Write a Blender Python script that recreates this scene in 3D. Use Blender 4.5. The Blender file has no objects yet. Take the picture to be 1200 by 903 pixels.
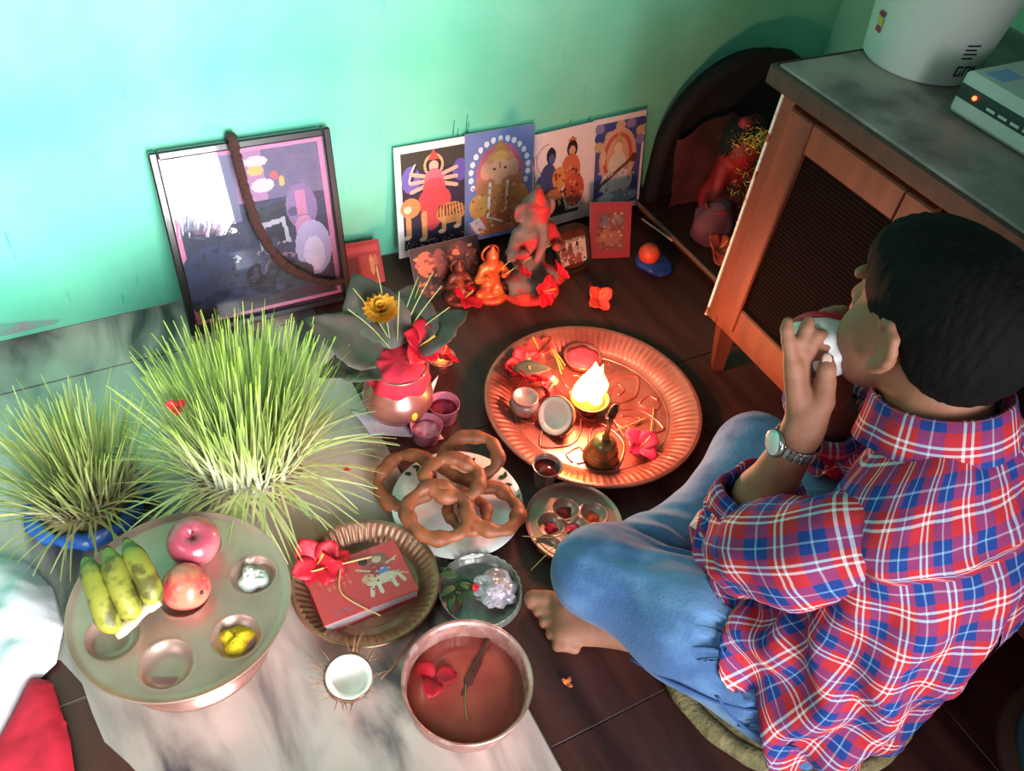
import bpy, bmesh, math, random
import numpy as np
from mathutils import Vector, Matrix, noise as mnoise
random.seed(7); np.random.seed(7)
S = bpy.context.scene
COL = S.collection
PI = math.pi

# ------------------------------------------------------------------ camera
FPX = 1000.0
CAM = np.array([0.0, -1.523, 1.25])
def cam_basis(nad=(455, 1430), head=34.0):
    d = np.array([(nad[0]-600)/FPX, -(nad[1]-451.5)/FPX, -1.0]); d /= np.linalg.norm(d)
    up = -d
    fw = np.array([0, 0, -1.0]); fh = fw - up*fw.dot(up); fh /= np.linalg.norm(fh)
    rt = np.cross(fh, up); a = math.radians(head)
    return np.array([math.sin(a)*fh+math.cos(a)*rt, math.cos(a)*fh-math.sin(a)*rt, up])
RC = cam_basis()
cd = bpy.data.cameras.new('camera'); cam = bpy.data.objects.new('camera', cd); COL.objects.link(cam)
cd.sensor_fit = 'HORIZONTAL'; cd.sensor_width = 36.0; cd.lens = FPX/1200*36.0; cd.clip_start = 0.02
cam.matrix_world = Matrix.Translation(Vector(CAM)) @ Matrix(RC.tolist()).to_4x4()
S.camera = cam
# ------------------------------------------------------------------ world, daylight from the room's window, exposure
wd = bpy.data.worlds.new('world'); S.world = wd; wd.use_nodes = True
bg = wd.node_tree.nodes['Background']; bg.inputs[0].default_value = (0.80, 0.90, 1.0, 1); bg.inputs[1].default_value = 0.07
def area(name, loc, target, sx, sy, power, col):
    l = bpy.data.lights.new(name, 'AREA'); l.shape = 'RECTANGLE'; l.size = sx; l.size_y = sy; l.energy = power; l.color = col
    o = bpy.data.objects.new(name, l); COL.objects.link(o); o.location = loc
    o.rotation_euler = (Vector(target)-Vector(loc)).to_track_quat('-Z', 'Y').to_euler(); return o
dl = area('doorway_daylight', (0.10, -3.0, 1.0), (-0.48, 0.0, 0.60), 1.25, 1.9, 40.0, (0.96, 0.98, 1.0))
dl.data.spread = math.radians(76)
area('window_daylight', (-1.35, -1.5, 1.6), (0.1, -0.4, 0.3), 0.7, 0.9, 7.0, (0.93, 0.98, 1.0))
S.view_settings.view_transform = 'Standard'; S.view_settings.look = 'None'
S.view_settings.exposure = 0.55; S.view_settings.gamma = 1.0; S.view_settings.use_curve_mapping = False

# ------------------------------------------------------------------ points in the room
def ray(px, py): return RC @ np.array([(px-600)/FPX, -(py-451.5)/FPX, -1.0])
def at(px, py, z=0.0):
    v = ray(px, py); return CAM + v*((z-CAM[2])/v[2])
def aty(px, py, y):
    v = ray(px, py); return CAM + v*((y-CAM[1])/v[1])
def nrm(v):
    v = np.asarray(v, float); return v/np.linalg.norm(v)

# ------------------------------------------------------------------ materials
def _lin(c):
    return tuple((x/12.92 if x <= 0.04045 else ((x+0.055)/1.055)**2.4) for x in c)
def hexc(h): return _lin(tuple(int(h[i:i+2], 16)/255 for i in (0, 2, 4)))
MATS = {}
def mat(name, col, rough=0.6, metal=0.0, col2=None, scale=20.0, detail=4.0, lo=0.35, hi=0.65, bump=0.0, bscale=None,
        spec=0.5, coords='Object', trans=0.0, emit=None, estr=0.0, coat=0.0, stretch=None, sss=0.0, alpha=1.0, col3=None, scale3=4.0, sheen=0.0):
    if name in MATS: return MATS[name]
    m = bpy.data.materials.new(name); m.use_nodes = True; nt = m.node_tree; b = nt.nodes['Principled BSDF']
    c = hexc(col) if isinstance(col, str) else col
    b.inputs['Base Color'].default_value = (*c, 1); b.inputs['Roughness'].default_value = rough
    b.inputs['Metallic'].default_value = metal; b.inputs['Specular IOR Level'].default_value = spec
    b.inputs['Transmission Weight'].default_value = trans; b.inputs['Coat Weight'].default_value = coat
    b.inputs['Subsurface Weight'].default_value = sss; b.inputs['Subsurface Radius'].default_value = (0.012, 0.005, 0.003)
    b.inputs['Alpha'].default_value = alpha; b.inputs['Sheen Weight'].default_value = sheen
    if emit: b.inputs['Emission Color'].default_value = (*hexc(emit), 1); b.inputs['Emission Strength'].default_value = estr
    if col2 or bump:
        tc = nt.nodes.new('ShaderNodeTexCoord'); mp = nt.nodes.new('ShaderNodeMapping')
        nt.links.new(tc.outputs[coords], mp.inputs[0])
        if stretch: mp.inputs['Scale'].default_value = stretch
    if col2:
        n = nt.nodes.new('ShaderNodeTexNoise'); n.inputs['Scale'].default_value = scale; n.inputs['Detail'].default_value = detail
        nt.links.new(mp.outputs[0], n.inputs['Vector'])
        r = nt.nodes.new('ShaderNodeValToRGB'); r.color_ramp.elements[0].position = lo; r.color_ramp.elements[1].position = hi
        r.color_ramp.elements[0].color = (*c, 1); r.color_ramp.elements[1].color = (*hexc(col2), 1)
        nt.links.new(n.outputs['Fac'], r.inputs[0]); out = r.outputs[0]
        if col3:
            n3 = nt.nodes.new('ShaderNodeTexNoise'); n3.inputs['Scale'].default_value = scale3; n3.inputs['Detail'].default_value = 5
            nt.links.new(mp.outputs[0], n3.inputs['Vector'])
            r3 = nt.nodes.new('ShaderNodeValToRGB'); r3.color_ramp.elements[0].position = 0.48; r3.color_ramp.elements[1].position = 0.60
            nt.links.new(n3.outputs['Fac'], r3.inputs[0])
            mx = nt.nodes.new('ShaderNodeMix'); mx.data_type = 'RGBA'; nt.links.new(r3.outputs[0], mx.inputs[0])
            nt.links.new(out, mx.inputs[6]); mx.inputs[7].default_value = (*hexc(col3), 1); out = mx.outputs[2]
        nt.links.new(out, b.inputs['Base Color'])
    if bump:
        n2 = nt.nodes.new('ShaderNodeTexNoise'); n2.inputs['Scale'].default_value = bscale or scale; n2.inputs['Detail'].default_value = 3
        nt.links.new(mp.outputs[0], n2.inputs['Vector'])
        bp = nt.nodes.new('ShaderNodeBump'); bp.inputs['Strength'].default_value = bump; bp.inputs['Distance'].default_value = 0.004
        nt.links.new(n2.outputs['Fac'], bp.inputs['Height']); nt.links.new(bp.outputs[0], b.inputs['Normal'])
    MATS[name] = m; return m
def attr_mat(name, rough=0.55, spec=0.4, coat=0.0, trans=0.0):
    if name in MATS: return MATS[name]
    m = bpy.data.materials.new(name); m.use_nodes = True; nt = m.node_tree; b = nt.nodes['Principled BSDF']
    a = nt.nodes.new('ShaderNodeAttribute'); a.attribute_name = 'Col'; nt.links.new(a.outputs['Color'], b.inputs['Base Color'])
    b.inputs['Roughness'].default_value = rough; b.inputs['Specular IOR Level'].default_value = spec; b.inputs['Coat Weight'].default_value = coat
    MATS[name] = m; return m
def plaid_mat():
    m = bpy.data.materials.new('plaid_cotton'); m.use_nodes = True; nt = m.node_tree; b = nt.nodes['Principled BSDF']
    uv = nt.nodes.new('ShaderNodeUVMap'); uv.uv_map = 'UV'
    sp = nt.nodes.new('ShaderNodeSeparateXYZ'); nt.links.new(uv.outputs[0], sp.inputs[0])
    RED, NAV, WHT, LBL = hexc('b42a34'), hexc('1b3a80'), hexc('d8dce2'), hexc('86a8c8')
    seq = [(0, RED), (0.10, WHT), (0.15, RED), (0.235, WHT), (0.285, RED), (0.41, NAV), (0.60, LBL), (0.64, NAV), (0.83, RED), (0.86, RED)]
    outs = []
    for ax in (0, 1):
        d = nt.nodes.new('ShaderNodeMath'); d.operation = 'DIVIDE'; nt.links.new(sp.outputs[ax], d.inputs[0]); d.inputs[1].default_value = 0.060
        fr = nt.nodes.new('ShaderNodeMath'); fr.operation = 'FRACT'; nt.links.new(d.outputs[0], fr.inputs[0])
        r = nt.nodes.new('ShaderNodeValToRGB'); cr = r.color_ramp; cr.interpolation = 'CONSTANT'
        while len(cr.elements) < len(seq): cr.elements.new(0.5)
        for e, (p, c) in zip(cr.elements, seq): e.position = p; e.color = (*c, 1)
        nt.links.new(fr.outputs[0], r.inputs[0]); outs.append(r.outputs[0])
    mx = nt.nodes.new('ShaderNodeMix'); mx.data_type = 'RGBA'; mx.inputs[0].default_value = 0.5
    nt.links.new(outs[0], mx.inputs[6]); nt.links.new(outs[1], mx.inputs[7])
    nt.links.new(mx.outputs[2], b.inputs['Base Color']); b.inputs['Roughness'].default_value = 0.85; b.inputs['Specular IOR Level'].default_value = 0.2
    n2 = nt.nodes.new('ShaderNodeTexNoise'); n2.inputs['Scale'].default_value = 28; n2.inputs['Detail'].default_value = 3
    bp = nt.nodes.new('ShaderNodeBump'); bp.inputs['Strength'].default_value = 0.35; bp.inputs['Distance'].default_value = 0.008
    tc = nt.nodes.new('ShaderNodeTexCoord'); nt.links.new(tc.outputs['Object'], n2.inputs['Vector'])
    nt.links.new(n2.outputs['Fac'], bp.inputs['Height']); nt.links.new(bp.outputs[0], b.inputs['Normal'])
    return m

# ------------------------------------------------------------------ objects
def obj(name, V, F, m=None, parent=None, smooth=True, loc=None, rot=None, world=False, cols=None, uv=None, colf=None):
    V = np.asarray(V, float)
    if world and parent is not None: V = V - np.array(parent.location)
    me = bpy.data.meshes.new(name); me.from_pydata(V.tolist(), [], [list(map(int, f)) for f in F]); me.update()
    if len(F) < 4000 and cols is None and colf is None and uv is None:
        bm = bmesh.new(); bm.from_mesh(me); bmesh.ops.recalc_face_normals(bm, faces=bm.faces); bm.to_mesh(me); bm.free()
    o = bpy.data.objects.new(name, me); COL.objects.link(o)
    if m: me.materials.append(m)
    if smooth: me.polygons.foreach_set('use_smooth', [True]*len(me.polygons))
    if cols is not None:
        a = me.color_attributes.new('Col', 'FLOAT_COLOR', 'POINT'); c = np.ones((len(V), 4)); c[:, :3] = cols
        a.data.foreach_set('color', c.ravel())
    if colf is not None:
        a = me.color_attributes.new('Col', 'FLOAT_COLOR', 'CORNER')
        n = np.array([len(f) for f in F]); c = np.ones((len(F), 4)); c[:, :3] = colf
        a.data.foreach_set('color', np.repeat(c, n, axis=0).ravel())
    if uv is not None:
        l = me.uv_layers.new(name='UV'); li = np.zeros(len(me.loops), int); me.loops.foreach_get('vertex_index', li)
        l.data.foreach_set('uv', np.asarray(uv)[li].ravel())
    if parent is not None: o.parent = parent
    if loc is not None: o.location = loc
    if rot is not None: o.rotation_euler = rot
    return o
def tag(o, label, cat, group=None):
    o['label'] = label; o['category'] = cat
    if group: o['group'] = group
    return o
def thing(name, label, cat, loc=(0, 0, 0), rot=(0, 0, 0), group=None):
    o = bpy.data.objects.new(name, None); COL.objects.link(o); o.location = tuple(float(v) for v in loc); o.rotation_euler = rot
    o.empty_display_size = 0.02
    return tag(o, label, cat, group)
def struct(o): o['kind'] = 'structure'; return o
def stuff(o): o['kind'] = 'stuff'; return o
def join(*parts):
    V, F, n = [], [], 0
    for v, f in parts:
        V.append(np.asarray(v, float)); F += [[i+n for i in q] for q in f]; n += len(v)
    return np.vstack(V), F
def move(vf, loc=(0, 0, 0), rot=None, sc=None):
    V = np.asarray(vf[0], float)
    if sc is not None: V = V*np.asarray(sc)
    if rot is not None:
        R = np.array(Matrix(rot.to_matrix() if hasattr(rot, 'to_matrix') else rot)); V = V @ R.T
    return V+np.asarray(loc), vf[1]
from mathutils import Euler
def rz(a): return Euler((0, 0, a))
def box(lo, hi, bev=0.0):
    (x0, y0, z0), (x1, y1, z1) = lo, hi
    if bev <= 0:
        V = [(x, y, z) for x in (x0, x1) for y in (y0, y1) for z in (z0, z1)]
        return np.array(V), [[0, 1, 3, 2], [4, 6, 7, 5], [0, 4, 5, 1], [2, 3, 7, 6], [0, 2, 6, 4], [1, 5, 7, 3]]
    b = bev; V = []; idx = {}
    for i, (x, sx) in enumerate(((x0, 1), (x1, -1))):
        for j, (y, sy) in enumerate(((y0, 1), (y1, -1))):
            for k, (z, sz) in enumerate(((z0, 1), (z1, -1))):
                for a, p in enumerate(((x, y+sy*b, z+sz*b), (x+sx*b, y, z+sz*b), (x+sx*b, y+sy*b, z))):
                    idx[(i, j, k, a)] = len(V); V.append(p)
    F = []
    for i in (0, 1):
        q = [idx[(i, 0, 0, 0)], idx[(i, 0, 1, 0)], idx[(i, 1, 1, 0)], idx[(i, 1, 0, 0)]]; F.append(q if i == 0 else q[::-1])
        q = [idx[(0, i, 0, 1)], idx[(1, i, 0, 1)], idx[(1, i, 1, 1)], idx[(0, i, 1, 1)]]; F.append(q if i == 0 else q[::-1])
        q = [idx[(0, 0, i, 2)], idx[(0, 1, i, 2)], idx[(1, 1, i, 2)], idx[(1, 0, i, 2)]]; F.append(q if i == 0 else q[::-1])
    for j in (0, 1):
        for k in (0, 1):
            q = [idx[(0, j, k, 1)], idx[(0, j, k, 2)], idx[(1, j, k, 2)], idx[(1, j, k, 1)]]; F.append(q if (j+k) % 2 else q[::-1])
            q = [idx[(j, 0, k, 0)], idx[(j, 0, k, 2)], idx[(j, 1, k, 2)], idx[(j, 1, k, 0)]]; F.append(q[::-1] if (j+k) % 2 else q)
            q = [idx[(j, k, 0, 0)], idx[(j, k, 0, 1)], idx[(j, k, 1, 1)], idx[(j, k, 1, 0)]]; F.append(q if (j+k) % 2 else q[::-1])
    for i in (0, 1):
        for j in (0, 1):
            for k in (0, 1):
                q = [idx[(i, j, k, a)] for a in range(3)]; F.append(q if (i+j+k) % 2 else q[::-1])
    return np.array(V), F
def lathe(prof, n=48, fn=None):
    V = []; F = []; rows = []
    for q, (r, z) in enumerate(prof):
        if r < 1e-6: rows.append([len(V)]); V.append((0, 0, z)); continue
        row = []
        for i in range(n):
            a = 2*PI*i/n; dr, dz = fn(q, a) if fn else (0, 0)
            row.append(len(V)); V.append(((r+dr)*math.cos(a), (r+dr)*math.sin(a), z+dz))
        rows.append(row)
    for A, B in zip(rows, rows[1:]):
        for i in range(n):
            j = (i+1) % n
            if len(A) == 1 and len(B) == 1: continue
            if len(A) == 1: F.append([A[0], B[j], B[i]])
            elif len(B) == 1: F.append([A[i], A[j], B[0]])
            else: F.append([A[i], A[j], B[j], B[i]])
    return np.array(V), F
def catmull(P, n=8, closed=False):
    P = [np.asarray(p, float) for p in P]; out = []
    m = len(P)
    rng = range(m if closed else m-1)
    for i in rng:
        if closed: p0, p1, p2, p3 = P[(i-1) % m], P[i], P[(i+1) % m], P[(i+2) % m]
        else: p0, p1, p2, p3 = P[max(i-1, 0)], P[i], P[i+1], P[min(i+2, m-1)]
        for k in range(n):
            t = k/n; out.append(0.5*((2*p1)+(-p0+p2)*t+(2*p0-5*p1+4*p2-p3)*t*t+(-p0+3*p1-3*p2+p3)*t**3))
    if not closed: out.append(P[-1])
    return np.array(out)
def tube(path, rad, n=10, closed=False, cap=True, flat=1.0):
    P = np.asarray(path, float); m = len(P); rad = np.broadcast_to(np.asarray(rad, float), (m,))
    T = np.array([nrm((P[(i+1) % m] if closed or i < m-1 else P[i])-(P[(i-1) % m] if closed or i > 0 else P[i])) for i in range(m)])
    u = np.cross(T[0], (0, 0, 1.0)); u = nrm(u) if np.linalg.norm(u) > 0.1 else nrm(np.cross(T[0], (1.0, 0, 0)))
    V = []; F = []; fr = []
    for i in range(m):
        u = nrm(u-T[i]*u.dot(T[i])); v = np.cross(T[i], u); fr.append((u, v))
        for k in range(n):
            a = 2*PI*k/n; V.append(P[i]+rad[i]*(math.cos(a)*u+flat*math.sin(a)*v))
    for i in range(m if closed else m-1):
        j = (i+1) % m
        for k in range(n):
            l = (k+1) % n; F.append([i*n+k, i*n+l, j*n+l, j*n+k])
    if cap and not closed:
        F.append(list(range(n))[::-1]); F.append([(m-1)*n+k for k in range(n)])
    return np.array(V), F
def extrude_poly(pts, z0, z1):
    n = len(pts); V = [(x, y, z0) for x, y in pts]+[(x, y, z1) for x, y in pts]
    F = [list(range(n))[::-1], list(range(n, 2*n))]+[[i, (i+1) % n, n+(i+1) % n, n+i] for i in range(n)]
    return np.array(V), F
def ico(r=1.0, n=16, m=10):
    prof = [(r*math.sin(PI*i/m), -r*math.cos(PI*i/m)) for i in range(m+1)]
    prof[0] = (0, -r); prof[-1] = (0, r); return lathe(prof, n)
def fbm(p, s, o=3):
    v = 0; a = 1.0
    for k in range(o): v += a*mnoise.noise(Vector(p)*s); s *= 2.03; a *= 0.5
    return v

# implicit blobs -> one continuous surface
class Blob:
    def __init__(s, lo, hi, h):
        s.lo = np.array(lo, float); s.h = h; s.n = np.ceil((np.array(hi)-s.lo)/h).astype(int)+1
        s.D = np.full(tuple(s.n), 0.5, np.float32)
    def _sub(s, lo, hi):
        i0 = np.clip(np.floor((np.array(lo)-s.lo)/s.h).astype(int), 0, s.n); i1 = np.clip(np.ceil((np.array(hi)-s.lo)/s.h).astype(int)+1, 0, s.n)
        sl = tuple(slice(a, b) for a, b in zip(i0, i1))
        g = np.meshgrid(*[s.lo[k]+s.h*np.arange(i0[k], i1[k]) for k in range(3)], indexing='ij', sparse=True)
        return sl, g
    def _put(s, sl, d, k, sub):
        D = s.D[sl]
        if D.size == 0: return
        if sub: hh = np.maximum(k-np.abs(-D+d), 0)/k if k > 0 else 0; s.D[sl] = np.maximum(D, -d)+hh*hh*k*0.25
        else: hh = np.maximum(k-np.abs(D-d), 0)/k if k > 0 else 0; s.D[sl] = np.minimum(D, d)-hh*hh*k*0.25
    def cone(s, a, b, ra, rb, k=0.02, sub=False):
        a = np.array(a, float); b = np.array(b, float); m = max(ra, rb)+k+3*s.h
        sl, (x, y, z) = s._sub(np.minimum(a, b)-m, np.maximum(a, b)+m)
        d = b-a; L2 = max(d.dot(d), 1e-12)
        t = np.clip(((x-a[0])*d[0]+(y-a[1])*d[1]+(z-a[2])*d[2])/L2, 0, 1)
        q = np.sqrt((x-a[0]-t*d[0])**2+(y-a[1]-t*d[1])**2+(z-a[2]-t*d[2])**2)-(ra+(rb-ra)*t)
        s._put(sl, q.astype(np.float32), k, sub); return s
    def chain(s, P, R, k=0.01):
        for i in range(len(P)-1): s.cone(P[i], P[i+1], R[i], R[i+1], k)
        return s
    def ell(s, c, r, R=None, k=0.02, sub=False):
        c = np.array(c, float); r = np.array(r, float); m = r.max()+k+3*s.h
        sl, (x, y, z) = s._sub(c-m, c+m)
        R = np.eye(3) if R is None else np.array(R)   # rows: local axes in world
        L = [R[i, 0]*(x-c[0])+R[i, 1]*(y-c[1])+R[i, 2]*(z-c[2]) for i in range(3)]
        k0 = np.sqrt(sum((L[i]/r[i])**2 for i in range(3))); k1 = np.sqrt(sum((L[i]/r[i]**2)**2 for i in range(3)))+1e-9
        s._put(sl, (k0*(k0-1)/k1).astype(np.float32), k, sub); return s
    def mesh(s):
        D = s.D; lo, h = s.lo, s.h; sg = D < 0
        cnt = np.zeros(tuple(np.array(D.shape)-1), np.int8)
        cor = [(i, j, k) for i in (0, 1) for j in (0, 1) for k in (0, 1)]
        sh = cnt.shape
        for i, j, k in cor: cnt += sg[i:i+sh[0], j:j+sh[1], k:k+sh[2]]
        act = np.argwhere((cnt > 0) & (cnt < 8))
        vals = np.stack([D[act[:, 0]+i, act[:, 1]+j, act[:, 2]+k] for i, j, k in cor], 1)
        acc = np.zeros((len(act), 3)); n = np.zeros(len(act))
        for p in range(8):
            for ax in range(3):
                if cor[p][ax]: continue
                q = cor.index(tuple(cor[p][c]+(c == ax) for c in range(3)))
                a, b = vals[:, p], vals[:, q]; m = (a < 0) != (b < 0)
                t = np.where(m, a/np.where(m, a-b, 1), 0)
                pt = np.array(cor[p], float)[None, :].repeat(len(act), 0); pt[:, ax] += t
                acc += pt*m[:, None]; n += m
        V = lo+h*(act+acc/n[:, None])
        idx = np.full(sh, -1, np.int32); idx[act[:, 0], act[:, 1], act[:, 2]] = np.arange(len(act))
        F = []
        for ax in range(3):
            o = [c for c in range(3) if c != ax]
            A = sg; sl0 = [slice(None)]*3; sl1 = [slice(None)]*3; sl0[ax] = slice(0, -1); sl1[ax] = slice(1, None)
            e = np.argwhere(A[tuple(sl0)] != A[tuple(sl1)])
            e = e[(e[:, o[0]] > 0) & (e[:, o[1]] > 0) & (e[:, o[0]] < sh[o[0]]) & (e[:, o[1]] < sh[o[1]])]
            if not len(e): continue
            def g(d0, d1):
                c = e.copy(); c[:, o[0]] += d0; c[:, o[1]] += d1; return idx[c[:, 0], c[:, 1], c[:, 2]]
            q = np.stack([g(-1, -1), g(0, -1), g(0, 0), g(-1, 0)], 1)
            inside = sg[e[:, 0], e[:, 1], e[:, 2]]
            flip = inside if ax != 1 else ~inside
            q[~flip] = q[~flip][:, ::-1]; F.append(q)
        return V, np.vstack(F).tolist()

# flat print painted cell by cell
class Paint:
    def __init__(s, w, h, bgc):
        s.w, s.h = w, h; s.A = np.zeros((h, w, 3)); s.A[:] = hexc(bgc)
        s.X, s.Y = np.meshgrid((np.arange(w)+0.5)/w, (np.arange(h)+0.5)/h)
    def ell(s, cx, cy, rx, ry, c, rot=0):
        a = math.radians(rot); dx, dy = s.X-cx, (s.Y-cy)*s.h/s.w; ry = ry*s.h/s.w
        u = dx*math.cos(a)+dy*math.sin(a); v = -dx*math.sin(a)+dy*math.cos(a)
        s.A[(u/rx)**2+(v/ry)**2 < 1] = hexc(c); return s
    def rect(s, x0, y0, x1, y1, c): s.A[(s.X >= x0) & (s.X < x1) & (s.Y >= y0) & (s.Y < y1)] = hexc(c); return s
    def poly(s, P, c):
        ins = np.zeros(s.X.shape, bool); n = len(P)
        for i in range(n):
            (x0, y0), (x1, y1) = P[i], P[(i+1) % n]
            if y0 == y1: continue
            ins ^= ((s.Y < y0) != (s.Y < y1)) & (s.X < (x1-x0)*(s.Y-y0)/(y1-y0)+x0)
        s.A[ins] = hexc(c); return s
    def line(s, x0, y0, x1, y1, t, c):
        asp = s.h/s.w; dx, dy = x1-x0, (y1-y0)*asp; L = dx*dx+dy*dy+1e-12
        q = np.clip(((s.X-x0)*dx+(s.Y-y0)*asp*dy)/L, 0, 1)
        s.A[(s.X-x0-q*dx)**2+((s.Y-y0)*asp-q*dy)**2 < t*t] = hexc(c); return s
    def speck(s, n, cols, x0=0, y0=0, x1=1, y1=1, r=0.012):
        for _ in range(n):
            s.ell(random.uniform(x0, x1), random.uniform(y0, y1), r*random.uniform(.6, 1.4), r*s.w/s.h*random.uniform(.6, 1.4), random.choice(cols))
        return s
    def grain(s, amt=0.08):
        s.A *= 1+amt*(np.random.rand(s.h, s.w, 1)-0.5)*2; return s
    def sheet(s, W, H, y=0.0):
        # upright sheet in local XZ, facing -Y, bottom-left at origin
        xs = np.linspace(0, W, s.w+1); zs = np.linspace(H, 0, s.h+1)
        V = np.array([(x, y, z) for z in zs for x in xs]); n = s.w+1
        F = [[j*n+i, (j+1)*n+i, (j+1)*n+i+1, j*n+i+1] for j in range(s.h) for i in range(s.w)]
        A = s.A.reshape(-1, 3); g = A.mean(1, keepdims=True); A = (A*.82+g*.18)*.9
        return V, F, A
PRINT = attr_mat('printed_paper', 0.55, 0.35)

# shared materials
copper = mat('copper', 'c98a78', 0.32, 0.75, 'a8685a', 14, lo=0.3, hi=0.7, bump=0.05, bscale=60)
copper_dull = mat('dull_copper', 'bf9f90', 0.36, 0.5, 'a07a6a', 9, lo=0.3, hi=0.75, bump=0.04, bscale=50)
copper_red = mat('red_copper', 'c97e70', 0.30, 0.75, 'a55a4c', 18, lo=0.35, hi=0.7, bump=0.08, bscale=70)
brass = mat('brass', 'a98f5e', 0.33, 0.8, '7c6640', 16)
bronze_tray = mat('bronze_tray', 'b88a6e', 0.36, 0.6, '8f6650', 20)
redflower = mat('red_petal', 'd3122c', 0.55, 0, 'a80c24', 25, sss=0.1)
pinkflower = mat('pink_petal', 'e83a64', 0.55, 0, 'c41c44', 25)
leafm = mat('grey_green_leaf', '465040', 0.6, 0, '54443f', 12, bump=0.1, bscale=40)
strawm = mat('straw', 'cbb878', 0.7)
waxwhite = mat('glazed_white', 'e8e8e4', 0.15, 0, coat=0.4)
coconut_flesh = mat('coconut_flesh', 'f0eee8', 0.5, 0, 'e2ddd2', 20)
coconut_shell = mat('coconut_husk', '5a3a28', 0.9, 0, '8a6244', 50, bump=0.6, bscale=80)
darkwood = mat('dark_wood', '3a1d14', 0.5, 0, '24110c', 6, stretch=(1, 8, 8))
red_cloth = mat('red_cloth', 'd21e38', 0.8, 0, 'b8142e', 12, bump=0.2, bscale=60)

# ================================================================== THE ROOM
# wall paint with stains
def wall_mat():
    m = bpy.data.materials.new('teal_wall_paint'); m.use_nodes = True; nt = m.node_tree; b = nt.nodes['Principled BSDF']
    tc = nt.nodes.new('ShaderNodeTexCoord')
    n = nt.nodes.new('ShaderNodeTexNoise'); n.inputs['Scale'].default_value = 3.2; n.inputs['Detail'].default_value = 6
    nt.links.new(tc.outputs['Object'], n.inputs['Vector'])
    r = nt.nodes.new('ShaderNodeValToRGB'); e = r.color_ramp.elements
    e[0].position = .3; e[0].color = (*hexc('58c2a0'), 1); e[1].position = .7; e[1].color = (*hexc('80d6b6'), 1)
    nt.links.new(n.outputs['Fac'], r.inputs[0])
    # fine drips of darker green paint
    mp = nt.nodes.new('ShaderNodeMapping'); mp.inputs['Scale'].default_value = (30, 30, 5); nt.links.new(tc.outputs['Object'], mp.inputs[0])
    n2 = nt.nodes.new('ShaderNodeTexNoise'); n2.inputs['Scale'].default_value = 1.5; n2.inputs['Detail'].default_value = 3
    nt.links.new(mp.outputs[0], n2.inputs['Vector'])
    r2 = nt.nodes.new('ShaderNodeValToRGB'); r2.color_ramp.elements[0].position = .68; r2.color_ramp.elements[1].position = .74
    nt.links.new(n2.outputs['Fac'], r2.inputs[0])
    mx = nt.nodes.new('ShaderNodeMix'); mx.data_type = 'RGBA'; nt.links.new(r2.outputs[0], mx.inputs[0])
    nt.links.new(r.outputs[0], mx.inputs[6]); mx.inputs[7].default_value = (*hexc('4cb89c'), 1)
    nt.links.new(mx.outputs[2], b.inputs['Base Color']); b.inputs['Roughness'].default_value = 0.55
    bp = nt.nodes.new('ShaderNodeBump'); bp.inputs['Strength'].default_value = 0.15; bp.inputs['Distance'].default_value = 0.003
    n3 = nt.nodes.new('ShaderNodeTexNoise'); n3.inputs['Scale'].default_value = 60; nt.links.new(tc.outputs['Object'], n3.inputs['Vector'])
    nt.links.new(n3.outputs['Fac'], bp.inputs['Height']); nt.links.new(bp.outputs[0], b.inputs['Normal'])
    return m
wallm = wall_mat()
struct(obj('wall_back', *box((-1.9, 0, 0), (1.86, 0.1, 2.3)), wallm, smooth=False))
struct(obj('wall_right', *box((1.86, -2.6, 0), (1.96, 0.1, 2.3)), wallm, smooth=False))
# paint drips and a painted shadow smudge on the wall
dm = mat('dark_green_drip', '1f8f70', 0.5)
wb = bpy.data.objects['wall_back']
for px, py, ln in ((531, 158, .035), (536, 160, .02), (546, 156, .045), (548, 158, .03), (541, 162, .012), (690, 141, .012), (668, 144, .01)):
    p = aty(px, py, -0.0012); w = 0.0022
    obj('paint_drip', *tube([p, p+np.array([0, 0, ln*.5]), p+np.array([0.001, 0, ln])], [w, w*.8, w*.5], 6, flat=.5), dm, wb)
sm = mat('grey_shadow_smudge', '8c9490', 0.8, 0, '5fae9a', 30)  # grey patch: dirt and wall shadow painted into one colour
q = [aty(0, 394, 0), aty(66, 379, 0), aty(70, 374, 0), aty(30, 376, 0), aty(-40, 384, 0), aty(-40, 400, 0)]
q = [(p[0], p[2]) for p in q]
obj('shadow_smudge', [(x, -0.001, max(z, 0.001)) for x, z in q], [list(range(len(q)))], sm, wb, smooth=False)

# floor
groutm = mat('floor_bed', '8a7a70', 0.8)
floor = struct(obj('floor', *box((-1.9, -2.6, -0.06), (1.86, 0, -0.006)), groutm, smooth=False))
def wood_tile_mat():
    m = bpy.data.materials.new('wood_tile'); m.use_nodes = True; nt = m.node_tree; b = nt.nodes['Principled BSDF']
    tc = nt.nodes.new('ShaderNodeTexCoord'); mp = nt.nodes.new('ShaderNodeMapping'); mp.inputs['Scale'].default_value = (14, 1.6, 1)
    nt.links.new(tc.outputs['Object'], mp.inputs[0])
    n = nt.nodes.new('ShaderNodeTexNoise'); n.inputs['Scale'].default_value = 1.6; n.inputs['Detail'].default_value = 6
    nt.links.new(mp.outputs[0], n.inputs['Vector'])
    r = nt.nodes.new('ShaderNodeValToRGB'); e = r.color_ramp.elements
    e[0].position = .3; e[0].color = (*hexc('2c1513'), 1); e[1].position = .72; e[1].color = (*hexc('54302a'), 1)
    nt.links.new(n.outputs['Fac'], r.inputs[0]); nt.links.new(r.outputs[0], b.inputs['Base Color'])
    b.inputs['Roughness'].default_value = 0.42; b.inputs['Specular IOR Level'].default_value = 0.4
    return m
wtm = wood_tile_mat()
xs = [0.397, 0.997, 1.597, 1.858]; ys = [-0.002, -0.575, -1.175, -1.775, -2.375]
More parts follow.
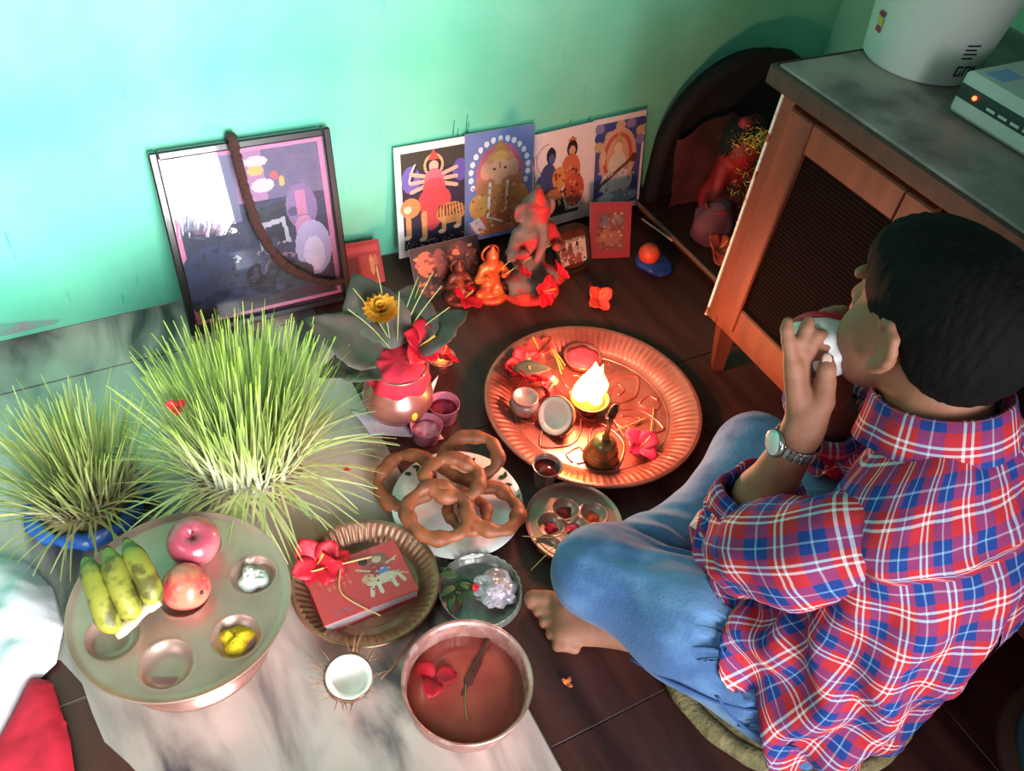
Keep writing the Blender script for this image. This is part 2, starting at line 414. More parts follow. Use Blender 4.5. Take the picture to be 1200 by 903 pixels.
for i in range(3):
    for j in range(4):
        obj('wood_tile', *box((xs[i]+.001, ys[j+1]+.001, -0.006), (xs[i+1]-.001, ys[j]-.001, 0), 0.0008), wtm, floor, smooth=False)
# marble
def marble_mat():
    m = bpy.data.materials.new('veined_marble'); m.use_nodes = True; nt = m.node_tree; b = nt.nodes['Principled BSDF']
    tc = nt.nodes.new('ShaderNodeTexCoord')
    mp = nt.nodes.new('ShaderNodeMapping'); mp.inputs['Scale'].default_value = (5.0, 1.6, 1); mp.inputs['Rotation'].default_value = (0, 0, 0.55)
    nt.links.new(tc.outputs['Object'], mp.inputs[0])
    n = nt.nodes.new('ShaderNodeTexNoise'); n.inputs['Scale'].default_value = 1.8; n.inputs['Detail'].default_value = 8; n.inputs['Distortion'].default_value = 0.9
    nt.links.new(mp.outputs[0], n.inputs['Vector'])
    r = nt.nodes.new('ShaderNodeValToRGB'); e = r.color_ramp.elements
    e[0].position = .36; e[0].color = (*hexc('5d5b60'), 1); e[1].position = .56; e[1].color = (*hexc('d6ccc6'), 1)
    k = e.new(.46); k.color = (*hexc('b5aaa6'), 1)
    nt.links.new(n.outputs['Fac'], r.inputs[0])
    n2 = nt.nodes.new('ShaderNodeTexNoise'); n2.inputs['Scale'].default_value = 2.2; n2.inputs['Detail'].default_value = 3
    nt.links.new(tc.outputs['Object'], n2.inputs['Vector'])
    r2 = nt.nodes.new('ShaderNodeValToRGB'); r2.color_ramp.elements[0].color = (*hexc('8f938a'), 1); r2.color_ramp.elements[1].color = (*hexc('efe6e0'), 1)
    r2.color_ramp.elements[0].position = .3; r2.color_ramp.elements[1].position = .6
    nt.links.new(n2.outputs['Fac'], r2.inputs[0])
    mx = nt.nodes.new('ShaderNodeMix'); mx.data_type = 'RGBA'; mx.blend_type = 'MULTIPLY'; mx.inputs[0].default_value = 0.8
    nt.links.new(r.outputs[0], mx.inputs[6]); nt.links.new(r2.outputs[0], mx.inputs[7])
    nt.links.new(mx.outputs[2], b.inputs['Base Color']); b.inputs['Roughness'].default_value = 0.28
    return m
mbm = marble_mat()
edge = [at(px, py)[:2] for px, py in ((170, 915), (150, 893), (122, 868), (108, 835), (96, 800), (70, 772), (30, 762), (-30, 755))]
seam_y = -0.152
poly = [(0.394, seam_y-.002), (-1.85, seam_y-.002), (-1.85, edge[-1][1]), *[tuple(p) for p in edge[::-1]], (-0.10, -1.05), (0.05, -1.21), (0.394, -1.42)]
obj('marble_slab', *extrude_poly(poly, -0.006, 0.0), mbm, floor, smooth=False)
obj('marble_slab', *extrude_poly([(0.394, -0.002), (-1.85, -0.002), (-1.85, seam_y+.002), (0.394, seam_y+.002)][::-1], -0.006, 0.0), mbm, floor, smooth=False)
obj('marble_slab', *extrude_poly([(-0.09, -1.065), (-0.02, -1.35), (0.1, -1.9), (0.394, -1.9), (0.394, -1.43), (0.05, -1.22)], -0.006, 0.0), mbm, floor, smooth=False)
ft = at(108, 795)
for (x0, x1, y0, y1) in ((-1.0, -0.02, -0.815, -0.60), (-1.0, 0.08, -1.06, -0.819), (-1.0, 0.09, -1.6, -1.064)):
    obj('wood_tile', *box((x0, y0, -0.0062), (x1, y1, -0.0035), 0.0006), wtm, floor, smooth=False)

# ================================================================== CABINET AND WHAT STANDS ON IT
def wood_mat(name, c1, c2, st, rough=0.45):
    return mat(name, c1, rough, 0, c2, 3.0, detail=6, stretch=st, lo=.3, hi=.7, bump=.05, bscale=8)
cab_wood = wood_mat('varnished_wood', '6e3820', '4e2616', (10, 10, 1.2))
cab_wood_h = wood_mat('varnished_wood_rail', '8a4526', '6a3119', (10, 1.2, 10))
CX, CY0, CY1, ZB, ZT = 1.10, -0.575, -1.95, 0.125, 0.632
cab = thing('cabinet', 'low varnished wooden cabinet with dark mesh doors beside the seated person', 'cabinet', (1.10, -0.9, 0))
obj('carcass', *box((CX+.022, CY1, ZB), (1.62, CY0, ZT), .003), darkwood, cab, False, world=True)
for y in (CY0-.03, CY1+.05):
    for x in (CX+.03, 1.57):
        V, F = tube([(x+.005, y-.015, 0), (x, y, ZB+.01)], [.016, .026], 4)
        obj('leg', V, F, cab_wood, cab, False, world=True)
obj('face_frame', *join(box((CX, CY0-.028, ZB), (CX+.022, CY0, ZT), .002), box((CX, CY1, ZB), (CX+.022, CY1+.04, ZT), .002),
    box((CX+.001, CY1+.04, ZB), (CX+.022, CY0-.028, ZB+.022), .002), box((CX+.001, CY1+.04, ZT-.014), (CX+.022, CY0-.028, ZT), .002)), cab_wood, cab, False, world=True)
obj('edge_strip', *box((CX-.003, CY0-.001, ZB+.0), (CX+.012, CY0+.005, ZT), .001), mat('chipped_pale_paint', 'b9c9c0', .7, 0, '7a4a34', 40, lo=.55, hi=.62), cab, False, world=True)
mesh_pan = mat('door_mesh', '100807', 0.7, 0, '0b0505', 120, bump=.2, bscale=260, spec=.04)
yy = CY0-.032
for k in range(3):
    y0 = yy-.33*k-(.03 if k else 0)*k; y1 = y0-.315
    d = obj('door', *join(box((CX-.012, y0-.055, ZB+.028), (CX+.010, y0, ZT-.02), .003), box((CX-.012, y1, ZB+.028), (CX+.010, y1+.055, ZT-.02), .003),
        box((CX-.011, y1+.055, ZB+.028), (CX+.010, y0-.055, ZB+.088), .003), box((CX-.011, y1+.055, ZT-.075), (CX+.010, y0-.055, ZT-.02), .003)), cab_wood, cab, False, world=True)
    p = obj('mesh_panel', *box((CX+.0, y1+.05, ZB+.08), (CX+.006, y0-.05, ZT-.07)), mesh_pan, d, False)
    p.data.transform(Matrix.Translation(-cab.location))
    V, F = join(*[box((CX-.001, y1+.055, z), (CX+.001, y0-.055, z+.0016)) for z in np.arange(ZB+.092, ZT-.08, .008)])
    p = obj('mesh_wires', V, F, mesh_pan, d, False); p.data.transform(Matrix.Translation(-cab.location))
    V, F = move(ico(.011), (CX-.022, y1+.028, .40)); p = obj('knob', V, F, brass, d); p.data.transform(Matrix.Translation(-cab.location))
stone = mat('dusty_stone_top', '7d7a72', 0.55, 0, '55534e', 14, bump=.08, col3='8f8a80', scale3=6)
obj('top', *box((CX-.022, CY1-.02, ZT+.004), (1.66, CY0+.014, ZT+.036), .003), stone, cab, False, world=True)
obj('top_edge_strip', *join(box((CX-.032, CY1-.02, ZT), (CX-.0225, CY0+.024, ZT+.034), .003), box((CX-.0225, CY0+.0145, ZT), (1.66, CY0+.024, ZT+.034), .003)), darkwood, cab, False, world=True)
ZS = ZT+.036
# bucket
bc = at(1076, 72, ZS)
bucket = thing('bucket', 'white plastic bucket with small printed marks on the cabinet top', 'bucket', bc)
plastic_w = mat('white_plastic', 'd9ded6', 0.4, 0, 'c6cec6', 4)
r0, r1, hb = .096, .122, .26
obj('shell', *lathe([(0, 0), (r0-.006, 0), (r0, .005), (r1, hb-.03), (r1+.006, hb-.028), (r1+.007, hb), (r1-.002, hb), (r0-.004, .01), (0, .008)], 48), plastic_w, bucket)
def on_bucket(a, z, du, dv, out=.0012):
    r = r0+(r1-r0)*(z+dv)/(hb-.03)+out; an = a+du/r; return (r*math.cos(an), r*math.sin(an), z+dv)
def decal(name, a, z, shapes, m):
    if name == 'printed_mark' and len(shapes) > 1:
        for P in shapes: decal(name, a, z, [P], m)
        return
    V, F = [], []
    for P in shapes:
        n = len(V); V += [on_bucket(a, z, u, v) for u, v in P]; F.append(list(range(n, n+len(P))))
    obj(name, V, F, m, bucket, False)
ink = mat('dark_print_ink', '1d2233', .6); inkr = mat('red_print_ink', '9a2a2a', .6); inky = mat('yellow_print_ink', 'b8a030', .6)
a_front = math.atan2(CAM[1]-bc[1], CAM[0]-bc[0])
def R4(u0, v0, u1, v1): return [(u0, v0), (u1, v0), (u1, v1), (u0, v1)]
# letters low on the bucket
decal('printed_letters', a_front+.62, .022, [R4(0, 0, .003, .018), R4(.003, 0, .012, .003), R4(.003, .015, .012, .018), R4(.009, .003, .012, .009),
      R4(.015, 0, .018, .018), R4(.018, .015, .027, .018), R4(.024, 0, .027, .015), R4(.030, 0, .033, .018), R4(.036, 0, .039, .018), R4(.033, .010, .036, .014)], ink)
decal('printed_mark', a_front-.95, .05, [R4(0, 0, .014, .010), R4(.002, .026, .016, .034)], inkr)
decal('printed_mark', a_front-.95, .062, [R4(0, 0, .015, .011)], inky)
decal('printed_mark', a_front-.95, .075, [R4(-.002, 0, .012, .006), R4(.004, .03, .02, .045), R4(.012, .05, .03, .06)], ink)
decal('printed_lines', a_front+.60, .052, [R4(0, k*.007, .02+.004*(k % 2), k*.007+.003) for k in range(4)], ink)
# power unit
pu = thing('power_unit', 'pale grey electronic box with glowing red light on the cabinet top', 'electronic box', at(1150, 118, ZS))
pu.rotation_euler = (0, 0, 0)
px0, py0 = at(1093, 124, ZS)[:2]
lp = np.array(pu.location)
def PB(lo, hi, b=.003): return box(np.array(lo)-lp, np.array(hi)-lp, b)
greyp = mat('grey_green_plastic', 'a9b8ae', .45, 0, '97a69c', 6)
X0, Y0 = px0+.004, py0-.022
obj('case', *PB((X0, Y0-.36, ZS+.004), (X0+.24, Y0, ZS+.07), .006), greyp, pu, False)
obj('front_strip', *PB((X0-.0015, Y0-.355, ZS+.03), (X0+.004, Y0-.004, ZS+.052), .0008), mat('dark_strip', '20302c', .35), pu, False)
V, F = move(ico(.0035), (X0-.002, Y0-.035, ZS+.041)); obj('indicator_light', np.array(V)-lp, F, mat('red_led', 'ff3020', .3, emit='ff3018', estr=14), pu)
for k in range(4): obj('foot', *PB((X0+.02+.18*(k % 2), Y0-.03-.29*(k//2), ZS), (X0+.04+.18*(k % 2), Y0-.01-.29*(k//2), ZS+.006), .001), mat('black_rubber', '151515', .8), pu, False)
obj('label_text', *join(*[PB((X0-.0022, Y0-.06-.022*k, ZS+.035), (X0-.0014, Y0-.075-.022*k, ZS+.039), 0) for k in range(6)]), greyp, pu, False)
obj('top_sticker', *PB((X0+.02, Y0-.05, ZS+.0702), (X0+.07, Y0-.02, ZS+.0712), 0), mat('blue_sticker', '6f8fb8', .5), pu, False)
yb = tag(obj('yellow_packet', *box((X0+.10, Y0-.30, ZS+.071), (X0+.20, Y0-.08, ZS+.083), .004), mat('yellow_card', 'a8a83c', .6, 0, '8f9038', 8), smooth=False), 'yellow flat packet lying on the pale grey electronic box', 'packet')

# ================================================================== PICTURES ALONG THE WALL
def place_sheet(o, bl, br, tl):
    """put a local XZ sheet (bottom-left at origin) onto the corner bl with bottom edge to br and left edge to tl"""
    bl, br, tl = (np.array(p, float) for p in (bl, br, tl)); x = nrm(br-bl); z = nrm((tl-bl)-x*x.dot(tl-bl)); y = np.cross(z, x)
    M = Matrix(np.array([x, y, z]).T.tolist()).to_4x4(); M.translation = Vector(bl); o.matrix_world = M
    o.rotation_mode = 'QUATERNION'; o.location = Vector(bl); o.rotation_quaternion = M.to_quaternion(); return o
# framed picture
FW, FH = .345, .375
fp = thing('framed_picture', 'large black framed picture under glass leaning on the teal wall behind the sprouts', 'picture')
blackframe = mat('black_frame', '17151a', .3, coat=.3)
fr_ = join(box((0, -.018, 0), (.016, .004, FH), .003), box((FW-.016, -.018, 0), (FW, .004, FH), .003), box((.016, -.018, 0), (FW-.016, .004, .016), .003), box((.016, -.018, FH-.016), (FW-.016, .004, FH), .003))
obj('frame', *fr_, blackframe, fp, False)
obj('backing', *box((.004, .0, .004), (FW-.004, .006, FH-.004)), mat('hardboard', '5a4636', .9), fp, False)
P = Paint(120, 130, '2b2438')
P.rect(0, 0, 1, 1, 'b8608c').rect(.04, .04, .96, .97, '2a2c48').rect(.04, .04, .42, .42, '5a5878').rect(.42, .04, .96, .32, '544a6c').rect(.42, .04, .60, .32, '8a5a84')
P.ell(.56, .10, .07, .03, 'b89ab0').ell(.55, .15, .05, .03, 'b88a40').ell(.66, .19, .025, .025, 'b83a3a').ell(.70, .23, .02, .03, 'a88a40').ell(.58, .24, .07, .04, 'a898b4')
P.poly([(.42, .38), (.75, .34), (.80, .50), (.45, .56)], '1c2034').poly([(.50, .46), (.68, .44), (.70, .60), (.50, .62)], '8c8a98').poly([(.54, .49), (.66, .47), (.67, .58), (.54, .60)], '1a1c2c').line(.48, .63, .70, .68, .014, '7a5a68')
P.ell(.80, .40, .10, .14, '6a5080').rect(.77, .30, .83, .45, 'a05a80').ell(.80, .52, .06, .07, '9a6488').ell(.74, .42, .03, .03, '3c3458').ell(.84, .66, .12, .17, '8c84ac').ell(.84, .70, .07, .11, 'a8a0c0')
P.ell(.20, .75, .24, .22, '28345a').ell(.55, .78, .18, .12, '14141f').ell(.70, .80, .12, .07, '2c3434').ell(.34, .64, .024, .022, '9098a8').ell(.22, .44, .10, .02, '70486a').rect(.04, .90, .96, .97, '34202c')
P.speck(70, ['2a3050', '222640', '262a46', '30304e'], .05, .55, .70, .92, .02)
V, F, c = P.grain(.06).sheet(FW-.026, FH-.026); obj('print', V+np.array([.013, -.006, .013]), F, PRINT, fp, False, colf=c)
gl = bpy.data.materials.new('picture_glass'); gl.use_nodes = True
gb = gl.node_tree.nodes['Principled BSDF']; gb.inputs['Transmission Weight'].default_value = 1; gb.inputs['Roughness'].default_value = .02; gb.inputs['IOR'].default_value = 1.5
obj('glass', [(.014, -.0095, .014), (FW-.014, -.0095, .014), (FW-.014, -.0095, FH-.014), (.014, -.0095, FH-.014)], [[0, 1, 2, 3]], gl, fp, False)
place_sheet(fp, (.138, -.118, .006), (.470, -.118, -.006+.008), (.146, -.012, .36))
# bead garland over the frame
beadm = mat('brown_seed_beads', '5e3630', .7, 0, '3c211e', 60, bump=.6, bscale=120)
gar = thing('bead_garland', 'long brown seed bead garland draped over the black picture frame', 'garland', aty(270, 165, -.02))
gp = catmull([aty(268, 158, .000)+np.array([0, 0.0, -.02]), aty(271, 160, -.022), aty(276, 178, -.047), aty(288, 225, -.066), aty(305, 272, -.088), aty(330, 307, -.108), aty(360, 325, -.118), aty(392, 331, -.125), aty(402, 327, -.115)], 10)
L = np.concatenate([[0], np.cumsum(np.linalg.norm(np.diff(gp, axis=0), axis=1))]); nb = int(L[-1]/.0078)
bead_me = None
for k in range(nb):
    s_ = L[-1]*k/(nb-1); p = np.array([np.interp(s_, L, gp[:, i]) for i in range(3)])-np.array(gar.location)
    if bead_me is None:
        V, F = ico(1, 10, 7); V = np.array([v*(1+.12*mnoise.noise(Vector(v)*2.3)) for v in V]); b0 = obj('bead', V, F, beadm, gar); bead_me = b0.data; o = b0
    else: o = bpy.data.objects.new('bead', bead_me); COL.objects.link(o); o.parent = gar
    w = .0108 if s_ < .82*L[-1] else .0078
    o.location = p; o.scale = (w, w, w*.72); o.rotation_euler = (random.random()*6, random.random()*.5, random.random()*6)

# four devotional prints
def print_a():   # figure in red seated on an orange big cat, dark ground
    P = Paint(100, 144, 'f0e4e4')
    P.rect(.08, .06, .93, .94, '2a2440').rect(.08, .06, .93, .22, '33382e').ell(.2, .3, .12, .12, '6a5ac0').ell(.85, .28, .1, .1, '5a4ab0')
    P.ell(.22, .25, .03, .09, 'e8e4e0', 20).ell(.24, .25, .025, .09, '2a2440', 20)
    P.ell(.5, .2, .13, .1, 'd8b070').ell(.5, .2, .10, .08, '3a1414').poly([(.42, .15), (.5, .06), (.58, .15)], 'd03a2a').ell(.5, .21, .06, .05, 'e8b498')
    for s_ in (-1, 1):
        for k in range(3): P.line(.5+.06*s_, .3+.03*k, .5+.30*s_, .25+.08*k, .025, 'e6ae94')
    P.ell(.5, .34, .13, .11, 'd0607a').ell(.5, .40, .15, .09, 'cf3a4c').ell(.5, .52, .22, .14, 'd42a3c').ell(.45, .65, .14, .14, 'cf2838')
    P.ell(.18, .55, .13, .09, 'dc8a3a').ell(.72, .66, .2, .10, 'd48432').ell(.14, .56, .05, .035, 'f0d8b0')
    for x, y in ((.15, .8), (.36, .84), (.62, .80), (.83, .78)): P.line(x, .62, x, y, .035, 'e0944a').ell(x-.03, y+.02, .05, .02, 'efc89a')
    for k in range(9): P.line(.56+.04*k, .58, .55+.045*k, .68, .007, '3a2412')
    P.speck(90, ['c8b0b0', '9a8a8a', 'e0d0c8', '4a4060'], .09, .86, .92, .935, .008)
    return P.grain(.07)
def print_b():   # orange figure in an arch of white petals, blue ground
    P = Paint(100, 144, '5f7cc0')
    for k in range(17):
        a = PI*(-.12+1.24*k/16); P.ell(.5+.42*math.cos(a), .38-.30*math.sin(a), .035, .028, 'e8ecf4')
    P.ell(.5, .40, .34, .28, 'cf5a78').ell(.5, .42, .28, .25, 'd88a60').rect(.16, .42, .84, .62, 'd07a4a')
    P.poly([(.38, .2), (.5, .08), (.62, .2), (.6, .3), (.4, .3)], 'c8862a').ell(.5, .24, .12, .05, 'e0a840').ell(.5, .36, .17, .10, 'e8a878')
    P.ell(.30, .36, .08, .08, 'e2a07a').ell(.70, .36, .08, .08, 'e2a07a').line(.5, .38, .46, .56, .05, 'e6a878').line(.46, .56, .52, .62, .035, 'e6a878')
    P.ell(.42, .35, .02, .01, '302020').ell(.58, .35, .02, .01, '302020').line(.5, .30, .5, .34, .015, 'c02a2a')
    P.ell(.5, .66, .30, .17, 'd8843a').ell(.2, .68, .14, .12, 'e8a030').ell(.8, .66, .14, .14, 'e29440').ell(.5, .86, .42, .11, 'd86a34')
    P.line(.36, .48, .34, .80, .018, 'f0e8e0').line(.62, .48, .6, .74, .018, 'f0e8e0').line(.36, .8, .55, .86, .015, 'f0e8e0')
    P.poly([(.06, .82), (.2, .78), (.32, .9), (.18, .95)], 'ded4e4').speck(70, ['e8b040', 'c86030', 'b04a2a', 'f0c878'], .1, .5, .9, .95, .018)
    return P.grain(.07)
def print_c():   # two seated figures on a pale ground
    P = Paint(100, 131, 'e8d4d2')
    P.line(.1, .22, .12, .8, .008, '7a6a6a').line(.06, .22, .14, .22, .006, '7a6a6a')
    for k in range(20):
        a = PI*(.55+.9*k/19); P.ell(.34+.2*math.cos(a), .28-.16*math.sin(a), .012, .008, 'a06a6a')
    P.ell(.36, .25, .07, .09, '22202e').ell(.37, .28, .05, .05, '4a548c').ell(.32, .48, .13, .16, '3c4478').ell(.2, .55, .08, .12, '4a5488').poly([(.1, .62), (.5, .58), (.6, .86), (.12, .86)], '3a2620')
    P.ell(.68, .22, .08, .09, '2c1a1a').ell(.68, .24, .05, .05, 'd89a78').poly([(.6, .14), (.68, .09), (.76, .14)], 'c8702a')
    P.ell(.66, .44, .15, .17, 'd4642a').ell(.72, .66, .16, .18, 'c8442a').ell(.48, .5, .10, .12, 'd8843a').ell(.4, .68, .14, .08, 'c86a2e').ell(.3, .78, .2, .07, '2c2024')
    P.speck(60, ['e0903a', '8a2a1c', 'd8a040', '5a2018'], .3, .4, .85, .85, .018).rect(.15, .86, .8, .90, '4a3230')
    return P.grain(.07)
def print_d():   # figure in white with long instrument in a red halo, patterned blue ground
    P = Paint(88, 132, 'e6d6d4')
    P.rect(.06, .05, .95, .94, '4a4a92')
    for k in range(5):
        for j in range(3): P.ell(.12+.2*k, .10+.09*j, .09, .05, ('8a7ab0', '33408a', 'c8a870')[(k+j) % 3])
    P.ell(.5, .42, .36, .30, 'd8a078').ell(.5, .42, .29, .25, 'd2483c').ell(.5, .43, .22, .22, 'dc9a74').poly([(.4, .3), (.5, .15), (.6, .3)], 'c89850')
    P.ell(.5, .33, .08, .06, 'e8c0a0').ell(.5, .50, .17, .14, 'd8ccb4').ell(.5, .68, .32, .14, 'e2d4cc').line(.1, .72, .82, .45, .03, '7a4a2c').ell(.82, .46, .06, .05, '6a3a20')
    P.ell(.22, .40, .05, .08, 'd8b088').ell(.75, .6, .05, .1, 'd8b088').ell(.5, .86, .44, .08, '8fa4b8').ell(.32, .84, .16, .05, 'dfe4ea').speck(40, ['c8b0a0', 'e8ded8', 'a8707a'], .15, .55, .85, .9, .02)
    return P.grain(.07)
cardm = mat('paper_back', 'd8ccca', .7)
def card(name, label, P, W, H, bl, br, tl):
    t = thing(name, label, 'picture', group=None)
    V, F, c = P.sheet(W, H, -.0012); obj('print', V, F, PRINT, t, False, colf=c)
    obj('card', *box((0, -.001, 0), (W, .002, H)), cardm, t, False)
    return place_sheet(t, bl, br, tl)
# bottoms rest on a ledge of smaller things; heights taken from the wall
zb = .045
def wallpt(px, py, y): return aty(px, py, y)
pa_bl, pa_br, pa_tl = wallpt(468, 303, -.055), wallpt(548, 285, -.055), wallpt(467, 175, -.012)
card('devotional_print', 'print of a red-robed figure riding an orange tiger on dark ground', print_a(), .185, .265, pa_bl, pa_br, pa_tl)
b0 = wallpt(545, 284, -.060); card('devotional_print', 'print of an orange figure inside an arch of white petals on blue', print_b(), .178, .262, b0, wallpt(628, 266, -.060), wallpt(554, 162, -.016))
b0 = wallpt(618, 272, -.055); card('devotional_print', 'print of two seated figures on plain pale ground', print_c(), .182, .245, b0, wallpt(691, 252, -.055), wallpt(632, 150, -.012))
b0 = wallpt(690, 254, -.058); card('devotional_print', 'print of a white-robed figure with long instrument and red halo', print_d(), .152, .25, b0, wallpt(752, 238, -.058), wallpt(706, 140, -.014))
# small red cards
P = Paint(40, 56, 'a81c2c'); P.rect(.14, .16, .86, .86, '8a3a34').ell(.35, .35, .12, .12, '6a5a70').ell(.65, .32, .14, .1, '7a6a6a').ell(.5, .62, .25, .15, 'a05a3c').speck(60, ['b06a4a', '6a2a2a', '905a50', 'c08a50'], .16, .2, .84, .84, .03)
card('red_bordered_card', 'small red bordered card leaning below the print with the instrument', P.grain(), .105, .135, at(690, 303), at(738, 301), aty(698, 236, -.13))
P = Paint(40, 40, 'b01c28'); P.rect(.05, .1, .95, .22, 'd03038').rect(.5, .3, .95, .95, 'b82c2c').ell(.75, .5, .06, .2, 'd88a4a').ell(.85, .42, .05, .12, 'c86a3a').rect(.1, .3, .45, .9, '7a1a24')
card('red_leaflet', 'plain red leaflet leaning between the black frame and the leaves', P.grain(), .10, .11, wallpt(404, 345, -.10), wallpt(442, 338, -.10), wallpt(400, 291, -.04))
P = Paint(56, 48, '3a1a16'); P.ell(.2, .35, .14, .25, 'd0582c').ell(.4, .4, .1, .3, 'a8402c').ell(.7, .35, .2, .3, '5a2420').ell(.85, .5, .09, .25, '8a3a28').speck(80, ['c84a2a', '6a2018', '8a2c20', 'd8743c'], .05, .15, .95, .95, .03)
t = card('dark_picture_panel', 'dark brown and orange picture standing below the tiger print', P.grain(), .17, .115, at(490, 352), at(566, 332), aty(483, 308, -.14))
# small black framed portrait with rounded corners
def rrect(w, h, r, n=6):
    P = []
    for cx, cy, a0 in ((w-r, h-r, 0), (r, h-r, PI/2), (r, r, PI), (w-r, r, 1.5*PI)):
        P += [(cx+r*math.cos(a0+PI/2*k/n), cy+r*math.sin(a0+PI/2*k/n)) for k in range(n+1)]
    return P
t = thing('small_framed_photo', 'small dark rounded frame holding a pale group photo beside the stone idol', 'picture')
w, h = .098, .115
outer = rrect(w, h, .034); inner = [(x*.84+w*.08, z*.84+h*.08) for x, z in outer]; n = len(outer)
V = [(x, -.012, z) for x, z in outer]+[(x, -.014, z) for x, z in inner]+[(x, .006, z) for x, z in outer]+[(x, -.004, z) for x, z in inner]
F = [[i, (i+1) % n, n+(i+1) % n, n+i] for i in range(n)]+[[2*n+i, 2*n+(i+1) % n, (i+1) % n, i] for i in range(n)]+[[n+i, n+(i+1) % n, 3*n+(i+1) % n, 3*n+i] for i in range(n)]+[list(range(2*n, 3*n))]
obj('frame', V, F, mat('dark_olive_frame', '2a2420', .4), t, False)
obj('mount', [(x, -.005, z) for x, z in inner], [list(range(n))], mat('dark_mount', '1c1512', .5, 0, '5a2418', 30), t, False)
P = Paint(40, 32, 'c8bcb0'); P.rect(0, 0, 1, .12, '8a8478').ell(.2, .55, .12, .3, '9a4a44').ell(.42, .45, .1, .2, '7a3a3a').ell(.45, .8, .14, .25, '8a3a38').ell(.68, .5, .12, .3, 'b8a8a4').ell(.72, .85, .12, .25, '9a4a44').ell(.2, .3, .06, .1, '3a2420').ell(.44, .25, .06, .1, '3a2420').ell(.68, .25, .06, .1, '4a342c').speck(40, ['a86a60', 'd8d0c8', '6a3a34'], r=.03)
V, F, c = P.grain().sheet(.078, .062); obj('photo', V+np.array([.010, -.0055, .020]), F, PRINT, t, False, colf=c)
place_sheet(t, at(652, 324), at(692, 312), aty(652, 268, -.17)+np.array([.0, 0, .0]))

# ================================================================== FLOWERS, LEAVES, STRAWS
def petal_mesh(r, w, cup, curl, n=7, m=5):
    V, F = [], []
    for i in range(n):
        t = i/(n-1); half = w*math.sin(PI*min(t*.86+.07, 1))**.7; x = r*t; z = cup*r*t*t+curl*r*math.sin(t*PI)
        for j in range(m):
            s_ = j/(m-1)*2-1; V.append((x*(1-.08*abs(s_)), half*s_, z+.25*half*s_*s_+.05*r*math.sin(9*t+4*s_)*t))
    for i in range(n-1):
        for j in range(m-1): F.append([i*m+j, i*m+j+1, (i+1)*m+j+1, (i+1)*m+j])
    return np.array(V), F
def flower(name, label, loc, r, m, rot=(0, 0, 0), npet=5, cup=.35, group=None, stamen=True, cat='flower'):
    t = thing(name, label, cat, loc, rot, group)
    me = None
    for k in range(npet):
        if me is None: o = obj('petal', *petal_mesh(r, r*.42, cup, .15), m, t); me = o.data; so = o.modifiers.new('thick', 'SOLIDIFY'); so.thickness = .0008
        else:
            o = bpy.data.objects.new('petal', me); COL.objects.link(o); o.parent = t; so = o.modifiers.new('thick', 'SOLIDIFY'); so.thickness = .0008
        o.rotation_euler = (random.uniform(-.15, .15), random.uniform(-.25, .12), 2*PI*k/npet+random.uniform(-.15, .15)); s_ = random.uniform(.85, 1.1); o.scale = (s_, s_, s_)
    if stamen: obj('stamen', *tube([(0, 0, 0), (.1*r, 0, .35*r), (.3*r, .05*r, .7*r)], [.035*r, .03*r, .05*r], 6), mat('stamen', 'e0a040', .6), t)
    obj('calyx', *lathe([(0, -.12*r), (.09*r, -.1*r), (.14*r, 0), (0, .05*r)], 8), leafm, t)
    return t
def leaf_mesh(L, W, droop=.2, n=9, m=5, serr=0):
    V, F = [], []
    for i in range(n):
        t = i/(n-1); half = W*(math.sin(PI*t**.75)**.9)*(1+serr*(i % 2))+.0006
        for j in range(m):
            s_ = j/(m-1)*2-1; V.append((L*t, half*s_, -droop*L*t*t+.18*half*abs(s_)))
    for i in range(n-1):
        for j in range(m-1): F.append([i*m+j, i*m+j+1, (i+1)*m+j+1, (i+1)*m+j])
    return np.array(V), F
def straw(label, pts, r=.0011, m=None, group=None):
    o = obj('straw', *tube(catmull(pts, 6), r, 6), m or strawm); return tag(o, label, 'straw', group)

# ================================================================== IDOLS
stone_red = mat('powdered_stone', '7a6a64', .8, 0, '54423e', 22, bump=.6, bscale=50, col3='a81e20', scale3=16)
redgold = mat('red_gilt', 'd0402a', .38, .35, 'e07a3a', 40, bump=.5, bscale=90)
redpow = mat('red_powder', 'b8262c', .9, 0, 'd0442e', 30, bump=.4, bscale=90)
ip = at(619, 338)
idol = thing('stone_idol', 'tall grey stone idol smeared with red powder before the prints', 'statue', ip)
B = Blob((-.075, -.06, -.005), (.075, .075, .28), .0032)
B.ell((0, 0, .018), (.062, .045, .022), k=.01).ell((0, .02, .085), (.040, .034, .055)).ell((0, .012, .14), (.042, .03, .04)).cone((0, .02, .17), (0, .02, .205), .028, .027, .015)
B.ell((0, .015, .205), (.030, .028, .030)).cone((0, .018, .225), (0, .02, .262), .024, .008, .012)
for s_ in (-1, 1):
    B.ell((s_*.036, .02, .205), (.016, .008, .024), k=.008).cone((s_*.04, .012, .155), (s_*.062, -.005, .115), .015, .012, .012).cone((s_*.062, -.005, .115), (s_*.04, -.028, .13), .012, .011, .01)
    B.cone((s_*.025, -.005, .045), (s_*.058, -.022, .038), .024, .02, .012).cone((s_*.058, -.022, .038), (s_*-.01, -.04, .034), .019, .014, .01)
B.cone((0, -.008, .195), (.006, -.026, .15), .013, .010, .01).cone((.006, -.026, .15), (-.012, -.032, .11), .010, .008, .01)
obj('body', *B.mesh(), stone_red, idol)
B = Blob((-.09, -.08, -.004), (.09, .08, .05), .003)
B.ell((0, -.005, .002), (.070, .058, .026)).ell((.03, -.03, .008), (.03, .026, .018), k=.01).ell((-.03, -.03, .01), (.026, .024, .018), k=.01)
V, F = B.mesh(); V[:, 2] = np.maximum(V[:, 2], 0.0005)
obj('powder_base', V, F, redpow, idol)
